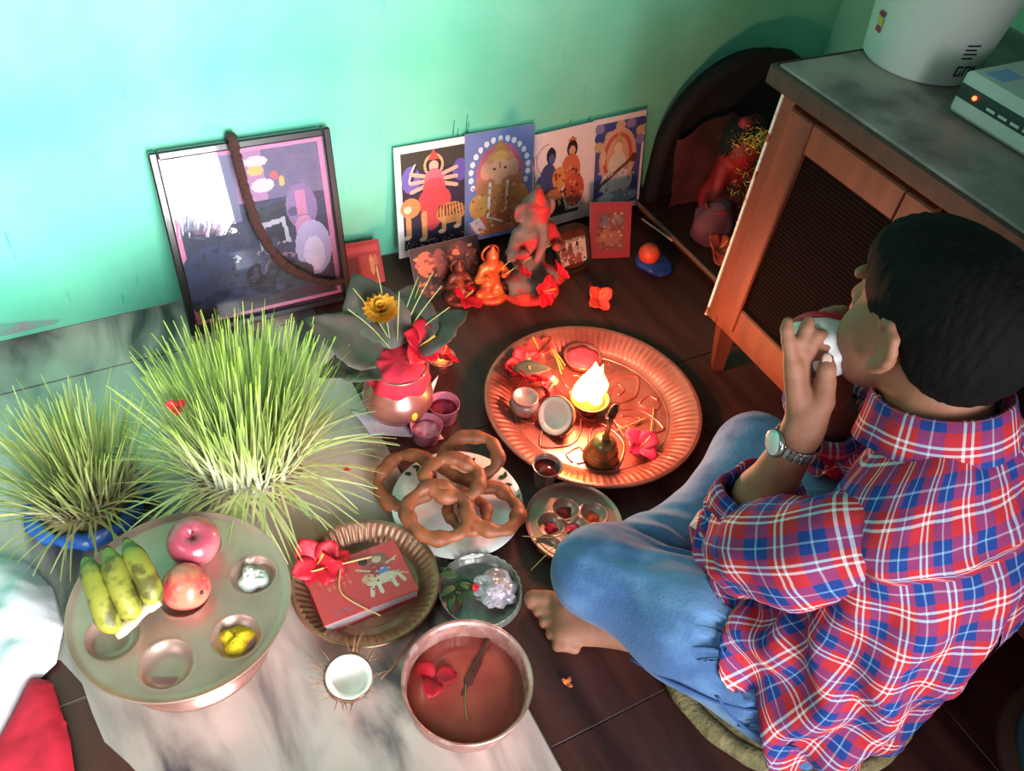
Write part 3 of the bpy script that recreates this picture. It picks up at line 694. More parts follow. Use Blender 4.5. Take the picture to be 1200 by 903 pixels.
V, F = lathe([(0, .262), (.006, .264), (.012, .245), (.026, .222), (.0285, .205), (.026, .205)], 20); obj('powder_cap', move((V, F), (0, .0145, 0), sc=(1.06, 1.06, 1))[0], F, redpow, idol)
flower('red_hibiscus', 'red hibiscus resting on the front of the stone idol', ip+np.array([-.012, -.075, .055]), .040, redflower, (1.1, .2, .4))
flower('red_hibiscus', 'small red flower on the stone idol beside the small framed photo', ip+np.array([.03, -.06, .085]), .028, redflower, (1.2, .5, 1.4))
flower('red_hibiscus', 'dark red flower on the stone idol beside the gilt idol', ip+np.array([-.058, -.045, .095]), .03, mat('dark_red_petal', '98101e', .6), (1.0, -.4, 2))
for k, (a, b) in enumerate((((585, 312, .10), (632, 268, .14)), ((590, 318, .08), (650, 280, .13)), ((640, 280, .13), (655, 300, .06)))):
    p0, p1 = at(*a), at(*b); straw(('pale straw stretched from the stone idol to the gilt idol', 'second straw crossing the chest of the stone idol', 'short straw hanging off the stone idol beside the framed photo')[k], [p0+np.array([0, -.01, 0]), (p0+p1)/2+np.array([0, -.012, .006]), p1+np.array([0, -.01, 0])], .0009)
# small gilt idols
def small_idol(label, loc, s_, m, rot=0):
    t = thing('small_idol', label, 'statue', loc, (0, 0, rot))
    B = Blob((-.05, -.05, -.004), (.05, .05, .125), .0026)
    B.ell((0, 0, .008), (.034, .030, .012), k=.006).ell((0, .004, .034), (.024, .02, .026), k=.012).ell((0, .004, .064), (.021, .017, .022), k=.01).ell((0, .002, .092), (.0135, .0135, .015), k=.008).cone((0, .003, .10), (0, .004, .118), .010, .003, .008)
    for q in (-1, 1): B.cone((q*.02, .002, .07), (q*.034, -.008, .05), .008, .007, .007).cone((q*.034, -.008, .05), (q*.018, -.022, .058), .007, .006, .006).cone((q*.012, -.01, .022), (q*.034, -.018, .018), .012, .009, .008)
    V, F = B.mesh(); V = V*s_; V[:, 2] = np.maximum(V[:, 2], 0); obj('body', V, F, m, t)
    obj('pedestal', *lathe([(0, 0), (.042*s_, 0), (.040*s_, .007*s_), (.032*s_, .012*s_), (0, .012*s_)], 20), m, t)
    B = Blob((-.03, -.02, .04), (.03, .03, .12), .003)
    obj('halo', *move(tube([(.019*math.cos(a), 0, .019*math.sin(a)) for a in np.linspace(0, 2*PI, 20, endpoint=False)], .0025, 6, closed=True), (0, .012*s_, .096*s_), sc=(s_, s_, s_)), m, t)
    return t
small_idol('shiny orange gilt idol standing beside the stone idol', at(573, 343), 1.08, redgold)
small_idol('small dim orange idol behind the red flower near the leaves', at(536, 348), .85, mat('dim_gilt', '8a3c28', .5, .3, '5a2018', 30, bump=.4, bscale=80))
flower('red_hibiscus', 'red flower on the dark floor between leaves and gilt idol', at(543, 355)+np.array([0, 0, .012]), .042, redflower, (.5, .1, .3))
flower('orange_red_flower', 'orange red flower lying alone on the floor above the large plate', at(700, 356)+np.array([0, 0, .010]), .036, mat('orange_red_petal', 'e0503c', .55, 0, 'c82c2c', 20), (.5, -.3, .2), npet=4)
t = flower('fallen_petals', 'pointed orange petals behind the lone flower above the large plate', at(690, 343)+np.array([0, 0, .012]), .026, MATS['orange_red_petal'], (.9, .3, 1.0), npet=2, stamen=False)
# orange wrapped in blue plastic
p = at(756, 316)
bl = tag(obj('blue_plastic_wrap', *(lambda VF: (np.array([v*(1+.28*fbm(v, 14, 3)) for v in VF[0]])*np.array([1, 1, .42])+np.array([p[0]+.018, p[1]-.004, .016]), VF[1]))(ico(.046, 28, 18)), mat('blue_plastic', '2c4a9a', .35, 0, '1c2f6c', 30, bump=.4, bscale=60)), 'crumpled dark blue plastic wrap under the orange near the platform', 'plastic wrap')
bl.data.transform(Matrix.Translation((0, 0, .0)))
for v in bl.data.vertices: v.co.z = max(v.co.z, .0005)
orng = thing('orange', 'small round orange resting on the blue plastic wrap', 'fruit', (p[0]-.004, p[1]-.004, .03))
obj('peel', *lathe([(0, 0), (.012, .0015), (.022, .009), (.026, .022), (.024, .034), (.016, .044), (.005, .0465), (0, .0455)], 24), mat('orange_peel', 'd8502c', .45, 0, 'c03c20', 30, bump=.25, bscale=150), orng)
obj('stem_nub', *lathe([(0, .0448), (.003, .0462), (.002, .049), (0, .0492)], 8), leafm, orng)

# ================================================================== SHRINE BEHIND THE CABINET
plat = thing('low_wooden_platform', 'low dark wooden platform between the wall and the cabinet', 'platform', (1.45, -.26, 0))
obj('board', *box((1.29, -.47, .018), (1.80, -.04, .04), .003), darkwood, plat, False, world=True)
for x in (1.31, 1.74): obj('batten', *box((x, -.46, 0), (x+.04, -.05, .018), .002), darkwood, plat, False, world=True)
obj('edge_trim', *box((1.286, -.47, .030), (1.29, -.04, .041), .001), mat('pale_wood_edge', '7a5548', .5), plat, False, world=True)
arch_c, arch_w, arch_h = 1.56, .235, .36
pts = [(arch_c-arch_w, .04)]+[(arch_c-arch_w*math.cos(a), .04+arch_h*(.36+.64*math.sin(a))) for a in np.linspace(0, PI, 30)]+[(arch_c+arch_w, .04)]
V = [(x, -.065, z) for x, z in pts]+[(x, -.03, z) for x, z in pts]; n = len(pts)
shr = thing('arched_shrine_back', 'tall black arched shrine backdrop standing beside the cabinet', 'shrine', (arch_c, -.05, .04))
blackm = mat('sooty_black', '070505', .85, 0, '0d0908', 20, bump=.3, bscale=40)
obj('back_board', V, [list(range(n))[::-1], list(range(n, 2*n))]+[[i, (i+1) % n, n+(i+1) % n, n+i] for i in range(n)], blackm, shr, False, world=True)
rim = [(x, -.070, z) for x, z in pts]
V, F = tube(rim, .018, 8); V = np.array([v*1+np.array([0, -.2, 1])*.006*fbm(v, 40) for v in V]); obj('arch_rim', V, F, blackm, shr, world=True)
obj('hanging_cloth', *(lambda: (np.array([(arch_c-.215+.30*u, -.088-.006*math.sin(17*u+2*w)-.035*w-.01*fbm((u*3, w*2, 1), 1.5), .045+.22*(1-w)*(.62+.38*math.sin(PI*(.15+.7*u))+.08*fbm((u*4, 0, 2), 1))) for w in np.linspace(0, 1, 14) for u in np.linspace(0, 1, 24)]), [[j*24+i, j*24+i+1, (j+1)*24+i+1, (j+1)*24+i] for j in range(13) for i in range(23)]))(), mat('faded_red_cloth', '5c2426', .85, 0, '3a1618', 14, bump=.4, bscale=30), shr, world=True)
dp = np.array([1.455, -.20, .041])
deity = thing('draped_idol', 'red draped idol decked with gold tinsel in the black shrine', 'statue', dp)
B = Blob((-.10, -.09, -.005), (.10, .09, .28), .004)
B.ell((0, 0, .05), (.07, .06, .05)).cone((0, .01, .07), (0, .015, .15), .052, .040, .03).ell((0, -.002, .195), (.042, .040, .048)).cone((0, .012, .225), (0, .015, .255), .032, .018, .02)
for s_ in (-1, 1): B.cone((s_*.04, 0, .145), (s_*.065, -.025, .09), .018, .014, .015).cone((s_*.065, -.025, .09), (s_*.02, -.055, .085), .013, .011, .012)
V, F = B.mesh(); V[:, 2] = np.maximum(V[:, 2], 0); obj('body', V, F, mat('deep_red_drape', '9a1c1e', .6, 0, '6a1216', 16, bump=.5, bscale=40), deity)
gold = mat('gold_tinsel', 'e8c04a', .35, .6, 'f4e080', 60)
def tinsel(name, c, n, sp, parent):
    V, F = [], []
    for k in range(n):
        p = np.array(c)+np.random.randn(3)*np.array(sp); d = nrm(np.random.randn(3))*random.uniform(.006, .014); e = nrm(np.cross(d, np.random.randn(3)))*.0009; i = len(V)
        nn = np.cross(nrm(d), nrm(e))*.0004
        V += [p-e, p+e, p+e+d, p-e+d, p+nn, p+d+nn]; F += [[i, i+1, i+2, i+3], [i, i+4, i+5, i+3], [i+1, i+2, i+5, i+4]]
    return stuff(obj(name, V, F, gold, parent, False))
tinsel('tinsel_crown', (-.006, -.028, .236), 320, (.024, .014, .016), deity)
obj('black_hair', *move(lathe([(0, .052), (.03, .045), (.046, .02), (.048, -.01), (.04, -.03), (.036, -.03), (.04, 0), (0, .03)], 28), (0, .016, .205)), blackm, deity)
tinsel('tinsel_garland', (-.02, -.05, .15), 70, (.022, .01, .03), deity)
tinsel('tinsel_hem', (.02, -.062, .04), 90, (.02, .01, .02), deity)
# bundle and offering on the platform
pb = np.array([1.355, -.275, .0415])
V, F = ico(1, 28, 18); V = np.array([v*np.array([.052, .044, .062])*(1+.16*fbm(v, 1.7)) for v in V])+np.array([0, 0, .055]); V[:, 2] = np.maximum(V[:, 2], 0)
bun = thing('cloth_bundle', 'purple brown cloth bundle on the platform below the black arch', 'bundle', pb)
obj('cloth', V, F, mat('purple_brown_cloth', '4a2a38', .8, 0, '6a3a44', 20, bump=.4, bscale=40), bun)
V, F = tube(catmull([(.03*math.cos(a), .028*math.sin(a), .103+.004*math.sin(3*a)) for a in np.linspace(0, 2*PI, 12, endpoint=False)], 3, True), .004, 6, True); obj('tie', V, F, MATS['deep_red_drape'], bun)
flower('salmon_flower', 'salmon pink flower on the platform at the cabinet edge', at(842, 292, .06), .045, mat('salmon_petal', 'c85a44', .6, 0, 'a83c30', 20), (.5, -.3, .5), npet=7)
st = tag(obj('thin_stick', *tube([at(752, 256, .05), at(788, 282, .05)], .0024, 6), mat('pale_stick', 'b89a84', .7)), 'thin pale stick lying across the front edge of the platform', 'stick')
for v in st.data.vertices: v.co.z += .0

# ================================================================== POT WITH LEAVES (KALASH)
kp = at(466, 484)
kal = thing('copper_water_pot', 'round copper pot with red cloth collar full of leaves', 'pot', kp); kal.scale = (1.1, 1.1, 1.12)
copot = mat('pink_copper', 'd08a7c', .28, .7, 'b06a5e', 10)
obj('body', *lathe([(0, 0), (.028, 0), (.032, .004), (.052, .022), (.062, .046), (.058, .070), (.042, .088), (.034, .096), (.036, .108), (.050, .118), (.049, .121), (.034, .110), (.030, .096), (0, .09)], 40), copot, kal)
V, F = lathe([(.046, .090), (.054, .091), (.056, .095), (.051, .106), (.046, .120), (.040, .128), (.030, .131), (0, .130)], 48, lambda q, a: (.0022*math.sin(9*a)+.002*math.sin(5*a+1), .002*math.sin(7*a)))
obj('red_cloth_collar', V, F, red_cloth, kal)
for k, a in enumerate((.9, .2)):
    V, F = petal_mesh(.06, .02, .15, .2); obj('cloth_tail', *move((V, F), (.05*math.cos(a), .05*math.sin(a), .118), rz(a)), red_cloth, kal)
obj('tika_mark', *move(ico(.006, 10, 6), (.005, -.061, .050), sc=(1, .3, 1.6)), mat('yellow_paste', 'd8b83a', .8), kal)
for k, (a, el, L, W) in enumerate(((2.5, .75, .14, .052), (1.75, .85, .15, .056), (1.0, .62, .14, .055), (.45, .45, .14, .050), (3.1, .5, .11, .042), (1.35, .45, .14, .05))):
    V, F = leaf_mesh(L, W, .35, 14, 9, .05); V = np.array([v+np.array([0, 0, .010*fbm((v[0], v[1], k), 28)]) for v in V]); o = obj('leaf', V, F, leafm, kal, loc=(.025*math.cos(a), .025*math.sin(a), .118), rot=(random.uniform(-.3, .3), -el, a)); m_ = o.modifiers.new('thick', 'SOLIDIFY'); m_.thickness = .0008
mg = at(447, 370, .19)
mar = thing('marigold', 'orange yellow marigold on top of the copper pot among the leaves', 'flower', mg, (.25, -.15, 0)); mar.scale = (1.35, 1.35, 1.35)
mm = mat('marigold_petal', 'd89a24', .6, 0, 'c07818', 40)
for ring, (rr, zz, nn) in enumerate(((.029, 0, 16), (.024, .007, 14), (.017, .013, 11), (.010, .017, 7))):
    me = None
    for k in range(nn):
        if me is None: o = obj('petal', *petal_mesh(rr, .0075, .5, .2, 5, 3), mm, mar); me = o.data
        else: o = bpy.data.objects.new('petal', me); COL.objects.link(o); o.parent = mar
        o.location = (0, 0, zz); o.rotation_euler = (0, -.2-.25*ring, 2*PI*k/nn+.3*ring)
obj('calyx', *lathe([(0, -.016), (.006, -.014), (.010, -.002), (0, .002)], 10), leafm, mar)
grassy = mat('green_straw', 'a8b070', .6, 0, '8a9a58', 20)
for k, (dx, dy, dz) in enumerate(((.09, .09, .09), (.12, .06, .08), (.10, .12, .05), (.13, .03, .05), (-.07, .05, .09), (-.05, .09, .10), (.01, .10, .13), (.11, .08, .10), (.02, .04, .11))):
    b_ = kp+np.array([.005*(k % 3), .03, .135]); straw('pale green grass blade sticking out of the leaves on the copper pot', [b_, b_+np.array([dx*.5, dy*.5, dz*.6]), b_+np.array([dx, dy, dz])], .0011, grassy, 'grass blades on the copper pot')
flower('red_hibiscus', 'bright red flower resting against the copper pot collar', kp+np.array([.050, .020, .145]), .052, redflower, (.5, .3, .2))
flower('red_hibiscus', 'red flower behind the small copper oil lamp', kp+np.array([.125, .075, .04]), .036, redflower, (.6, .3, 1.2))
# small copper lamp beside the pot
lp_ = at(516, 428)
def oil_lamp(label, loc, r, fl, power, name='oil_lamp', m=copper_red):
    t = thing(name, label, 'lamp', loc)
    obj('bowl', *lathe([(0, 0), (.5*r, 0), (.55*r, .08*r), (.35*r, .25*r), (.75*r, .5*r), (r, .85*r), (1.04*r, .88*r), (.98*r, .9*r), (.7*r, .62*r), (0, .55*r)], 32), m, t)
    obj('ghee', *lathe([(0, .74*r), (.82*r, .735*r), (.8*r, .70*r)], 24), mat('ghee', 'e0b060', .4), t)
    obj('wick', *tube([(0, 0, .6*r), (.05*r, 0, .8*r), (0, 0, 1.05*r)], .07*r, 6), mat('wick', '3a2a20', .9), t)
    tongues = ((0, 0, 1.0, 1.0, 0), (.22, .06, .62, .70, 1.2), (-.20, .04, .66, .60, 2.5), (.02, -.16, .55, .5, 4.0), (.06, .16, .7, .78, 5.2)) if fl > .05 else ((0, 0, 1.0, 1.0, 0),)
    parts = []
    for ox, oy, tw, th_, ph in tongues:
        V, F = lathe([(0, 0), (.28, .05), (.42, .17), (.42, .32), (.30, .54), (.15, .78), (.05, .93), (0, 1.0)], 20)
        parts.append((np.array([(x*fl*.55*tw+ox*fl+.10*fl*z*math.sin(5*z+ph), y*fl*.55*tw+oy*fl+.07*fl*z*math.cos(4*z+ph), z*fl*th_+.86*r) for x, y, z in V]), F))
    V, F = join(*parts)
    fm = mat('flame', 'ffd080', .5, emit='ffb040', estr=22)
    f_ = obj('flame', V, F, fm, t); f_.visible_shadow = True
    l = bpy.data.lights.new('flame_light', 'POINT'); l.energy = power; l.color = (1.0, .39, .27); l.shadow_soft_size = fl*.28
    lo = bpy.data.objects.new('flame_light', l); COL.objects.link(lo); lo.parent = t; lo.location = (0, 0, .88*r+fl*1.08)
    return t
oil_lamp('small copper oil lamp with a tiny flame beside the copper pot', lp_, .030, .020, .12)
# pink plastic cups
pinkc = mat('translucent_pink_plastic', 'd888a0', .2, 0, 'c07890', 8, trans=.35)
def cup(label, loc, r, h, fill, rot=(0, 0, 0)):
    t = thing('plastic_cup', label, 'cup', loc, rot)
    obj('wall', *lathe([(0, 0), (.82*r, 0), (.85*r, .003), (r, h), (1.04*r, h+.001), (1.03*r, h+.003), (.96*r, h), (.80*r, .004), (0, .004)], 32, lambda q, a: (.0006*math.sin(16*a), 0)), pinkc, t)
    obj('contents', *lathe([(0, .72*h), (.55*r, .70*h), (.91*r, .66*h), (.8*r, .006), (0, .006)], 24, lambda q, a: (0, .0025*math.sin(5*a+q) if q == 1 else 0)), fill, t)
    return t
cup('pink plastic cup of dark red powder beside the copper pot', at(519, 490), .030, .042, mat('maroon_powder', '7a1c3c', .9, 0, 'a03858', 40, bump=.6, bscale=120))
cup('pink plastic cup of pale crystals in front of the copper pot', at(499, 513), .030, .036, mat('pale_pink_crystals', 'd8a8b8', .5, 0, 'b87890', 60, bump=.8, bscale=140))
# folded papers by the pot
def sheet(name, label, cat, corners, m, crease=.006, thick=.0006):
    c = [np.array(q, float) for q in corners]; V = []; n = 10
    for i in range(n):
        for j in range(n):
            u, w = i/(n-1), j/(n-1); p = (1-u)*(1-w)*c[0]+u*(1-w)*c[1]+u*w*c[2]+(1-u)*w*c[3]; V.append(p+np.array([0, 0, crease*(1-abs(2*u-1))+.002*fbm(p, 30)+.002]))
    F = [[i*n+j, (i+1)*n+j, (i+1)*n+j+1, i*n+j+1] for i in range(n-1) for j in range(n-1)]
    o = obj(name, V, F, m); s_ = o.modifiers.new('thick', 'SOLIDIFY'); s_.thickness = thick; return tag(o, label, cat)
pale = mat('pale_lilac_paper', 'cdb8d0', .6, 0, 'e4dce8', 12)
sheet('folded_paper', 'lilac folded paper lying between sprouts and copper pot', 'paper', (at(410, 480), at(434, 510), at(487, 513), at(470, 492)), pale)
sheet('folded_paper', 'white paper strip standing between pot and dark red powder cup', 'paper', (at(492, 490, .0), at(488, 470, .05), at(514, 440, .05), at(500, 485, 0)), mat('white_paper', 'd8ccd4', .6), .002)
sheet('folded_paper', 'pinkish crumpled paper scrap lying under the two cups', 'paper', (at(478, 506), at(492, 520), at(520, 515), at(505, 495)), mat('pinkish_paper', 'c8a0b0', .6), .004)

# ================================================================== LARGE PLATE WITH THE FIRE
def mid(p, q): return (np.array(p)+np.array(q))/2
pl_a, pl_b = at(568, 455, .03), at(822, 485, .03)
pc = mid(pl_a, pl_b); pc[2] = 0; PR = np.linalg.norm(pl_a-pl_b)/2*.985
def ridged(rows, amp, n):
    return lambda q, a: ((0, amp*abs(math.sin(n*a/2))) if q in rows else (0, 0))
def dish(R, h, flat, flr=.004):
    return [(0, .0), (flat, 0), (flat+.01, .002), (R*.98, h-.004), (R, h), (R*1.004, h+.0015), (R*.995, h+.003), (R*.965, h), (flat+.022, flr+.006), (flat+.006, flr), (0, flr)]
plate = thing('copper_offering_plate', 'large copper plate with fluted rim holding the fire and bell', 'plate', pc)
fl_in = PR*.70
prp = [(0, 0), (fl_in, 0), (PR*.80, .006), (PR*.98, .028), (PR, .032), (PR, .035), (PR*.985, .036), (PR*.97, .0335), (PR*.92, .0290), (PR*.87, .0235), (PR*.82, .0165), (PR*.79, .0120), (fl_in+.012, .006), (fl_in, .0045), (0, .0042)]
obj('dish', *lathe(prp, 360, lambda q, a: (0, .0030*abs(math.sin(50*a))-.0010) if q in (8, 9, 10) else ((0, .001*abs(math.sin(50*a))) if q in (7, 11) else (0, 0))), copper_red, plate)
obj('rim_bead', *lathe([(PR-.004, .034), (PR+.001, .0365), (PR+.005, .034), (PR+.001, .030), (PR-.004, .034)], 120), copper, plate)
rel = []
zf = .0045
for k in range(6):
    a0 = 2*PI*k/6+.3
    for s_ in (-1, 1):
        rel.append(tube(catmull([(r_*math.cos(a0+s_*d), r_*math.sin(a0+s_*d), zf) for r_, d in ((.035, .12), (.07, .38), (.105, .33), (.135, .12), (.15, 0))], 5), .0034, 6))
        rel.append(tube(catmull([(r_*math.cos(a0+s_*d+.5), r_*math.sin(a0+s_*d+.5), zf) for r_, d in ((.105, .02), (.12, .12), (.136, .14), (.148, .03))], 5), .0030, 6))
    rel.append(tube(catmull([(r_*math.cos(a0+d), r_*math.sin(a0+d), zf) for r_, d in ((.06, .05), (.08, .16), (.10, .1), (.095, -.08), (.075, -.12))], 5), .0032, 6))
for r_ in (.028, .158): rel.append(tube([(r_*math.cos(a), r_*math.sin(a), zf) for a in np.linspace(0, 2*PI, 64, endpoint=False)], .002, 5, True))
obj('embossed_pattern', *join(*rel), copper_red, plate)
ZP = .0068
fire = at(690, 470, .03); fire[2] = ZP
oil_lamp('copper fire bowl with tall white yellow flame on the large plate', fire, .040, .108, 6.0, 'fire_bowl')
oil_lamp('tiny copper lamp with small flame between flowers and fire bowl', np.array([*at(648, 445, .02)[:2], ZP]), .014, .016, .1)
# red disc bowl behind fire
p = at(683, 418, .03); p[2] = ZP
t = thing('red_paste_bowl', 'small bowl of red paste behind the flame on the large plate', 'bowl', p)
obj('bowl', *lathe([(0, 0), (.022, 0), (.034, .012), (.041, .026), (.0405, .028), (.036, .024), (0, .018)], 36), copper_red, t)
obj('paste', *lathe([(0, .0245), (.02, .0247), (.0375, .0238), (.03, .018)], 30, lambda q, a: (0, .0008*math.sin(6*a+q))), mat('red_paste', 'c8404c', .6, 0, 'b02c3c', 40), t)
# bell
p = at(704, 536, .0); p = at(704, 534, ZP)
bell = thing('hand_bell', 'bronze hand bell with tall handle standing on the large plate', 'bell', p, (0, 0, .4))
obj('cup', *lathe([(.032, 0), (.0355, .001), (.0345, .006), (.029, .016), (.0265, .030), (.0235, .042), (.015, .050), (.006, .052), (0, .052)], 40), brass, bell)
obj('cup_inner', *lathe([(.032, 0), (.026, .014), (.02, .04), (0, .045)], 30), brass, bell)
obj('band', *lathe([(.029, .0165), (.0310, .0185), (.0288, .0205)], 40), brass, bell)
V, F = lathe([(0, .050), (.007, .052), (.0085, .056), (.0045, .062), (.0055, .075), (.0045, .09), (.006, .098), (.0045, .102), (0, .104)], 20); obj('handle', V, F, brass, bell)
V, F = lathe([(0, .100), (.007, .103), (.0125, .112), (.0135, .124), (.010, .137), (.004, .144), (0, .145)], 16); V = V*np.array([1, .55, 1]); fin = obj('finial', V, F, mat('dark_bronze', '5a3c28', .5, .6), bell)
for s_ in (-1, 1): obj('finial_wing', *move(leaf_mesh(.022, .007, .2), (s_*.004, 0, .118), Euler((0, -.6 if s_ > 0 else -.6, 0 if s_ > 0 else PI))), MATS['dark_bronze'], bell)
# coconut halves
def coconut(label, loc, r, rot, husk=False):
    t = thing('coconut_half', label, 'coconut', loc, rot)
    pr = [(0, -r*.98)]+[(r*math.cos(a), r*math.sin(a)) for a in np.linspace(-1.35, -.02, 10)]
    V, F = lathe(pr+[(r*.93, .001), (r*.92, -.002)], 40); V = np.array([v*(1+.03*fbm(v, 60)) for v in V]); obj('shell', V, F, coconut_shell, t)
    pr = [(r*.95, .0005), (r*.72, .0015)]+[(r*.68*math.cos(a), r*.62*math.sin(a)) for a in np.linspace(-.06, -1.3, 9)]+[(0, -r*.62)]
    V, F = lathe(pr, 40, lambda q, a: (.02*r*math.sin(3*a+q)+.012*r*math.sin(7*a), 0) if q == 1 else (0, 0)); obj('flesh', V, F, coconut_flesh, t)
    if husk:
        parts = []
        for k in range(46):
            a = random.choice((random.uniform(.4, 1.2), random.uniform(2.0, 3.0), random.uniform(0, 6.28))); b_ = np.array([r*math.cos(a), r*math.sin(a), -.004]); d = np.array([math.cos(a+random.uniform(-.5, .5)), math.sin(a+random.uniform(-.5, .5)), random.uniform(-.2, .5)])*random.uniform(.012, .034)
            parts.append(tube([b_, b_+d*.5+np.random.randn(3)*.002, b_+d], [.0006, .0005, .0003], 4))
        stuff(obj('husk_fibres', *join(*parts), mat('husk_fibre', 'a8785a', .9), t))
    return t
c_ = at(650, 489, .035); c_[2] = ZP+.033
coconut('half coconut tilted on its shell in the large plate', c_, .040, Vector((-.80, -.22, .56)).to_track_quat('Z', 'Y').to_euler())
# metal pot with flowers in the plate
p = at(613, 482, ZP)
t = thing('small_steel_pot', 'small dull steel pot below the red flowers on the large plate', 'pot', p)
obj('body', *lathe([(0, 0), (.018, 0), (.026, .010), (.030, .022), (.026, .034), (.021, .038), (.026, .044), (.0245, .044), (.0195, .038), (0, .03)], 32), mat('dull_steel', 'a89a98', .35, .6, '86706c', 12), t)
p = np.array([*at(622, 425, .02)[:2], ZP])
for k, (px, py, z, r, ro, lb) in enumerate(((612, 430, .018, .045, (.4, -.2, .2), 'large red flower under the dark leaf on the large plate'), (632, 412, .022, .046, (-.3, .2, 1.4), 'orange red flower beside the red paste bowl on the large plate'), (622, 447, .030, .042, (.7, .1, 2.2), 'deep red flower hanging over the small steel pot'), (600, 440, .016, .034, (.2, -.5, 3.1), 'small red flower touching the plate rim below the bouquet'), (640, 460, .014, .03, (.6, .4, .9), 'small bright red flower between steel pot and half coconut'))):
    q = at(px, py, z+ZP); flower('red_hibiscus', lb, q, r, redflower if k != 1 else MATS['orange_red_petal'], ro)
V, F = leaf_mesh(.075, .018, .1); lf = tag(obj('dark_leaf', V, F, mat('dark_leaf', '3c4030', .6), loc=at(602, 432, .052), rot=(.2, -.15, -.45)), 'dark green leaf lying across the red flowers on the plate', 'leaf'); lf.modifiers.new('thick', 'SOLIDIFY').thickness = .001
for k in range(3):
    a, b_ = at(638+3*k, 405+2*k, .03), at(662-2*k, 428+5*k, .02); straw('yellowish stem lying beside the red flowers on the large plate', [a, mid(a, b_)+np.array([0, 0, .01]), b_], .0016, mat('yellow_green_stem', '9a8a3a', .6), 'stems in the bouquet')
flower('pink_flower', 'bright pink flower beside the bell on the large plate', at(750, 524, .012), .042, pinkflower, (.3, .1, .3), npet=4, cup=.15)
for k, (a, b_) in enumerate((((722, 504), (758, 489)), ((732, 512), (712, 480)), ((766, 478), (762, 512)), ((756, 524), (792, 540)), ((735, 498), (748, 520)))):
    straw('thin stick scattered near the pink flower on the large plate', [at(*a, ZP+.004), mid(at(*a, ZP+.007), at(*b_, ZP+.007)), at(*b_, ZP+.004)], .0013, mat('orange_stick', 'c88a5a', .7), 'sticks on the large plate')

# glass tumbler
p = at(637, 566)
gm = bpy.data.materials.new('clear_glass'); gm.use_nodes = True; g_ = gm.node_tree.nodes['Principled BSDF']; g_.inputs['Transmission Weight'].default_value = .85; g_.inputs['Roughness'].default_value = .06; g_.inputs['Base Color'].default_value = (.9, .75, .75, 1); g_.inputs['IOR'].default_value = 1.4
t = thing('small_steel_tumbler', 'small shiny tumbler standing between plates on the dark floor', 'cup', p)
obj('wall', *lathe([(0, 0), (.018, 0), (.0185, .003), (.0265, .052), (.0285, .0535), (.0270, .0550), (.0245, .052), (.017, .005), (0, .005)], 36), mat('steel_tumbler', 'c8a8a4', .2, .7, 'a88480', 8), t)
obj('liquid', *lathe([(0, .044), (.0228, .044), (.022, .040)], 30), mat('dark_red_liquid', '5a1c20', .1), t)

# ================================================================== WHITE PLATE WITH RINGS
w_a, w_b = at(458, 590, .018), at(613, 588, .018); wc = mid(w_a, w_b); wc[2] = 0; WR = np.linalg.norm(w_a-w_b)/2
wp = thing('white_plate', 'white plate with green leaf sprigs under the fried dough rings', 'plate', wc)
obj('dish', *lathe([(0, .001), (WR*.55, 0), (WR*.58, .003), (WR*.70, .005), (WR*.97, .017), (WR, .019), (WR*.99, .021), (WR*.70, .009), (WR*.55, .006), (0, .006)], 72), waxwhite, wp)
leafp = mat('green_glaze', '4a7a4a', .2, 0, '2f5a3a', 50); darkp = mat('dark_glaze', '3a3a4a', .2)
def dz(r): return .009+(r-WR*.70)/(WR*.29)*.012
for a0 in (1.05, 1.9, .2, -.5):
    for k in range(4):
        a = a0+(k-1.5)*.10; r_ = WR*(.83+.06*(k % 2)); V, F = leaf_mesh(.014, .0035, 0, 6, 3)
        th = a+(.9 if k % 2 else -.7); R_ = np.array(Euler((0, 0, th)).to_matrix()); V = V@R_.T; V[:, 0] += r_*math.cos(a); V[:, 1] += r_*math.sin(a)
        V[:, 2] = [dz(math.hypot(x, y))+.0006 for x, y in V[:, :2]]; obj('leaf_sprig', V, F, leafp if k else darkp, wp)
dough = mat('fried_dough', 'a05c38', .55, 0, '7c4026', 22, bump=.35, bscale=50)
def ring(label, c, r, th, tilt, asp=1.0, ang=0, seed=0):
    P = []
    for a in np.linspace(0, 2*PI, 18, endpoint=False):
        rr = r*(1+.05*math.sin(2*a+seed)+.03*math.sin(5*a+seed*2)); P.append((rr*math.cos(a), rr*asp*math.sin(a), .002*math.sin(3*a+seed)))
    cp = catmull(P, 4, True); rad = [th*(1+.16*math.sin(4*t_+seed)+.10*math.sin(9*t_+2*seed)) for t_ in np.linspace(0, 2*PI, len(cp), endpoint=False)]
    V, F = tube(cp, rad, 14, True, flat=.85); V = np.array([v*(1+.03*fbm(v, 70)) for v in V])
    o = obj('fried_dough_ring', V, F, dough, loc=c, rot=(tilt[0], tilt[1], ang)); return tag(o, label, 'food', 'fried dough rings')
def W(px, py, z): return at(px, py, z)
ring('fried dough ring overhanging the sprouts side of the white plate', W(475, 562, .034), .048, .0122, (.05, -.30), 1.0, .3, 1)
ring('fried dough ring standing tilted beside the pink plastic cups', W(551, 536, .040), .049, .0122, (.45, -.25), .85, -.3, 2.2)
ring('fried dough ring resting in the middle of the pile', W(531, 560, .062), .047, .0125, (.16, .02), .82, -.35, 3.1)
ring('pale golden fried dough ring lying topmost beside the fluted tray', W(513, 600, .054), .052, .0122, (.10, -.06), .95, .3, 4.4)
ring('fried dough ring at the dark floor side of the white plate', W(577, 596, .032), .048, .0128, (-.06, .12), 1.0, .2, 5.2)
ring('small fried dough ring half buried under the others', W(548, 600, .030), .040, .010, (.06, .1), .85, .9, 6.1)

